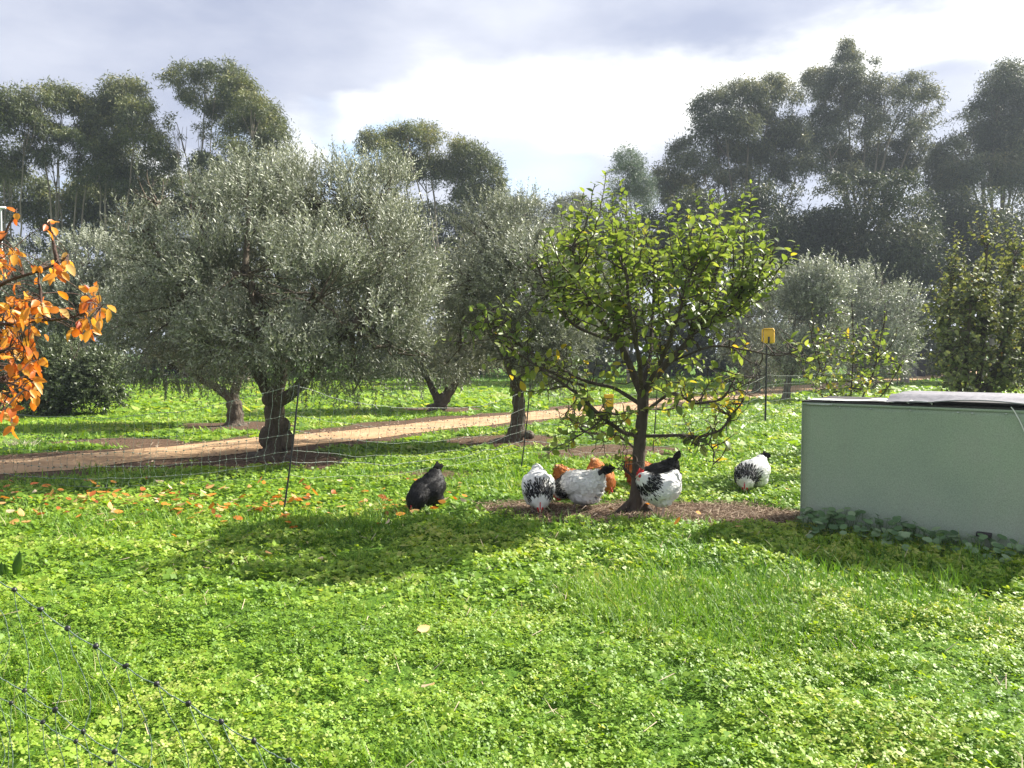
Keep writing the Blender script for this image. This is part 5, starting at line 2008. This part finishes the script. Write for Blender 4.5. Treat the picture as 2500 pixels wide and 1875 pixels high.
    def blob(nm, c, r, mat, sub=2):
        b_ = bmesh.new()
        bmesh.ops.create_icosphere(b_, subdivisions=sub, radius=1)
        vv = np.array([q.co for q in b_.verts]) * np.array(r)
        ff = np.array([[q.index for q in f.verts] for f in b_.faces])
        b_.free()
        mb = MB()
        mb.add(np.array(c) + vv[:, :1] * hx + vv[:, 1:2] * hy + vv[:, 2:] * hz, ff)
        return mb.build(nm, mat, root, True)
    for s in (1, -1):
        blob('face_patch', hl(.018, s * .018, .0), (.020, .010, .018), M_RED)
        blob('wattle', hl(.024, s * .010, -.034), (.010, .006, .020), M_RED)
        blob('eye', hl(.016, s * .0285, .007), (.005, .003, .005), M_EYE, 1)
    mb = MB()
    mb.tube([hl(.030, 0, .002), hl(.046, 0, -.001), hl(.060, 0, -.008)], (.012, .008, .0015), 8)
    mb.build('beak', M_BEAK, root, True)
    # legs and toes
    for s in (1, -1):
        mb = MB()
        st = .02 * s if pose != 'peck' else .015 * s
        a0, a1_ = Vector((-.015, s * .055, .12)), Vector((.005 + st, s * .055, .012))
        mb.tube([a0, a0.lerp(a1_, .5) + Vector((-.006, 0, 0)), a1_], (.011, .0085, .0085), 7)
        for an, ln in ((0, .062), (.55, .055), (-.55, .055), (math.pi, .03)):
            e = a1_ + Vector((math.cos(an) * ln, math.sin(an) * ln, -.006))
            mb.tube([a1_, a1_.lerp(e, .6) + Vector((0, 0, .004)), e], (.0075, .006, .0025), 6)
        mb.build('leg', M_LEGS, root, True)
    return root


def hens():
    def g(px, py):
        q = gp(px, py)
        q.z = float(ground_z(np.array([q.x]), np.array([q.y]))[0])
        return q
    hen('hen', 'black hen pecking alone in the clover, left of the other hens', g(1042, 1252), (-.5, -.87), 'black', pitch=27, scale=1.0, seed=3, tail=(.13, .6), turn=.02)
    hen('hen', 'white hen facing the camera head-down, leftmost of the white hens', g(1314, 1248), (.03, -1), 'white', pitch=11, scale=1.04, flat=.98, seed=4, tail=(.08, .6))
    hen('hen', 'white hen seen from behind with a black tail, between its white neighbour and the trunk', g(1415, 1240), (-.72, .70), 'white', pitch=5, scale=1.16, flat=.88, seed=5, tail=(.17, 1.2))
    hen('hen', 'rust brown hen mostly hidden behind the white hen seen from behind', g(1396, 1212), (.96, .28), 'brown', pitch=18, scale=.88, seed=6, tail=(.07, .6))
    hen('hen', 'rust brown hen pecking towards the camera just left of the trunk', g(1466, 1206), (.34, -.94), 'brown', pitch=22, scale=.92, seed=7, tail=(.08, .6))
    hen('hen', 'rust brown hen behind the fruit tree trunk with a pale tail', g(1568, 1192), (.95, .3), 'brown', pitch=16, scale=.92, seed=8, tail=(.09, .6))
    hen('hen', 'black hen half hidden behind the standing white hen', g(1606, 1208), (-.97, .2), 'black', pitch=22, scale=1.0, seed=9, tail=(.15, .8))
    hen('hen', 'white hen standing upright with head raised beside the trunk', g(1608, 1266), (-.86, -.51), 'white', pose='stand', pitch=2, scale=.98, flat=1.0, seed=10, tail=(.07, .6))
    hen('hen', 'white hen pecking alone on the grass near the green box', g(1835, 1202), (-.72, -.69), 'white', pitch=9, scale=1.08, flat=.86, seed=11, tail=(.13, 1.2), turn=.06)


hens()

# ------------------------------------------------------------------ small things


def fallen_leaves():
    V, F = FLATLEAF
    meshes = []
    for k in range(6):
        mb = MB()
        VV = V.copy()
        VV[:, 2] *= (1 - .4 * k)
        mb.add(VV, F, (k + .5) / 6)
        me = mb.mesh('fallen_leaf')
        me.materials.append(M_LITTER)
        meshes.append(me)

    def drop(px, py, k, L, label, group):
        q = gp(px, py)
        z = float(ground_z(np.array([q.x]), np.array([q.y]))[0]) + float(cover_height(np.array([q.x]), np.array([q.y]))[0]) * 1.0 + .026
        o = link('fallen_leaf', meshes[k])
        o.location = (q.x, q.y, z)
        o.rotation_euler = (rng.normal(0, .35), rng.normal(0, .35), rng.uniform(0, 6.28))
        o.scale = (L, L * .58, L)
        tag(o, label, 'leaf', group)
    names = ['dark red', 'red-orange', 'orange', 'yellow-orange', 'tan', 'pale']
    zx = [(0, 'at the left edge'), (170, 'below the orange branch'), (340, 'under the sagging net'), (520, 'left of the black post'), (690, 'close by the black post foot'), (820, 'between post and black hen')]
    for _ in range(280):
        px = rng.uniform(-20, 760) if rng.random() < .85 else rng.uniform(700, 1150)
        py = np.clip(rng.normal(1236, 26), 1185, 1300)
        k = int(rng.choice(6, p=[.06, .13, .25, .24, .19, .13]))
        drop(px, py, k, rng.uniform(.06, .105), f'{names[k]} fallen leaf {[w for x0, w in zx if px >= x0 or x0 == 0][-1]}, {"back" if py < 1222 else ("middle" if py < 1250 else "front")} of the scatter', f'{names[k]} leaves scattered at the left')
    for (px, py, k, lab) in [(1490, 1262, 3, 'yellow fallen leaf on the soil just left of the trunk foot'), (1573, 1252, 3, 'yellow fallen leaf between trunk foot and standing white hen'), (1705, 1272, 3, 'yellow fallen leaf on the grass right of the standing white hen'), (1645, 1310, 3, 'yellow fallen leaf on the grass below the standing white hen'), (1795, 1312, 4, 'tan fallen leaf on the shaded grass left of the green box'),
                             (1930, 1225, 1, 'red-orange fallen leaf beside the left edge of the green box'), (1050, 1548, 4, 'tan curled leaf alone in the middle of the clover'), (1030, 1708, 5, 'pale curled leaf alone in the near clover'), (728, 1310, 2, 'orange fallen leaf alone on the clover right of the post foot'), (425, 1322, 3, 'yellow-orange leaf on the grass at left, nearest the camera'), (790, 1370, 5, 'pale fallen leaf on the clover below the black hen'), (650, 1372, 4, 'tan fallen leaf on clover below the black netting post')]:
        drop(px, py, k, .085, lab, None)
    # pale dry tuft at the left by the path
    c = gp(28, 1092)
    mb = MB()
    n = 240
    a = rng.uniform(0, 6.28, n)
    d = unit(np.stack([np.cos(a) * .9, np.sin(a) * .9, rng.uniform(.4, 1.2, n)], 1))
    T = (np.array([(0, .5, 0), (0, -.5, 0), (1, 0, -.2)]), np.array([(0, 1, 2)]))
    p = np.array(c) + rng.normal(0, .12, (n, 3)) * np.array((1.6, 1, 0))
    add_leaves(mb, T, p, d, perp(d, rdir(n)), rng.uniform(.1, .24, n), .012, rng.random(n))
    o = mb.build('dry_grass_tuft', M_DRY)
    tag(o, 'pale dry grass tuft beside the path at the left edge', 'grass tuft', kind='stuff')
    # big dock leaf at the left edge
    r = empty('dock_plant', gp(42, 1420), 'broad upright dock leaves at the left edge of the clover', 'plant')
    for (x, y, L, lean) in ((42, 1418, .17, .1), (22, 1424, .11, -.3), (8, 1425, .12, -.1)):
        b = np.array(gp(x, y)) + np.array((0, 0, .02))
        d = unit(np.array([[lean, -.15, 1.0]]))
        mb = MB()
        add_leaves(mb, BROAD, b[None], d, perp(d, np.array([[.2, -1.0, 0]])), np.array([L]), np.array([L * .36]), np.array([.1]))
        keep(mb.build('leaf', M_CLOVER, r, True))


fallen_leaves()


def far_buildings():
    d = 48
    c = at(2215, 735, d)
    r = empty('white_shed', (c.x, d, 0), 'white roofed shed glimpsed between the olives at right', 'shed')
    w, dp = 2.4, 3.0
    h = c.z + .3
    mb = MB()
    mb.box((c.x, d + dp / 2, h / 2 - .2), (w, dp, h - .4))
    keep(mb.build('wall', M_DARKTRIM, r))
    mb = MB()
    pts = [[(c.x + x, d + dp * q - .1, h - .38 + .5 * (1 - abs(2 * q - 1)) + .03 * math.sin(x * 40)) for q in np.linspace(0, 1.06, 7)] for x in np.linspace(-w / 2 - .15, w / 2 + .15, 60)]
    grid_sheet(mb, pts)
    keep(mb.build('roof', M_WHITE_SHED, r))
    mb = MB()
    mb.box((c.x + .2, d - .03, 1.0), (.9, .04, 2.0))
    keep(mb.build('door', M_SHEET, r))
    d = 34
    c = at(2, 510, d)
    r = empty('white_pole_frame', (c.x, d, 0), 'white pole frame end among the gums at the left edge', 'frame')
    mb = MB()
    mb.tube([(c.x, d, 0), (c.x, d, c.z)], .035, 6)
    keep(mb.build('upright', M_WHITE_SHED, r))
    mb = MB()
    mb.box((c.x - .8, d, c.z + .05), (2.0, .1, .1))
    keep(mb.build('rail', M_WHITE_SHED, r))


far_buildings()

# ------------------------------------------------------------------ added haze volume, stands in for lens veiling glare and lifts the distance


def haze():
    me = bpy.data.meshes.new('haze')
    bm = bmesh.new()
    bmesh.ops.create_cube(bm, size=1.0, matrix=Matrix.Translation((0, 430, 10.5)) @ Matrix.Diagonal((1040, 1000, 23, 1)))
    bm.to_mesh(me)
    bm.free()
    m, nt, N, K = material('glare_veil_haze')
    v = N('ShaderNodeVolumePrincipled')
    v.inputs['Color'].default_value = (.76, .86, 1.0, 1)
    v.inputs['Density'].default_value = .0008
    v.inputs['Anisotropy'].default_value = .3
    o = N('ShaderNodeOutputMaterial')
    K(v.outputs[0], o.inputs['Volume'])
    me.materials.append(m)
    tag(link('haze', me), 'thin pale haze added over the whole orchard in place of lens glare', 'haze', kind='stuff')


haze()
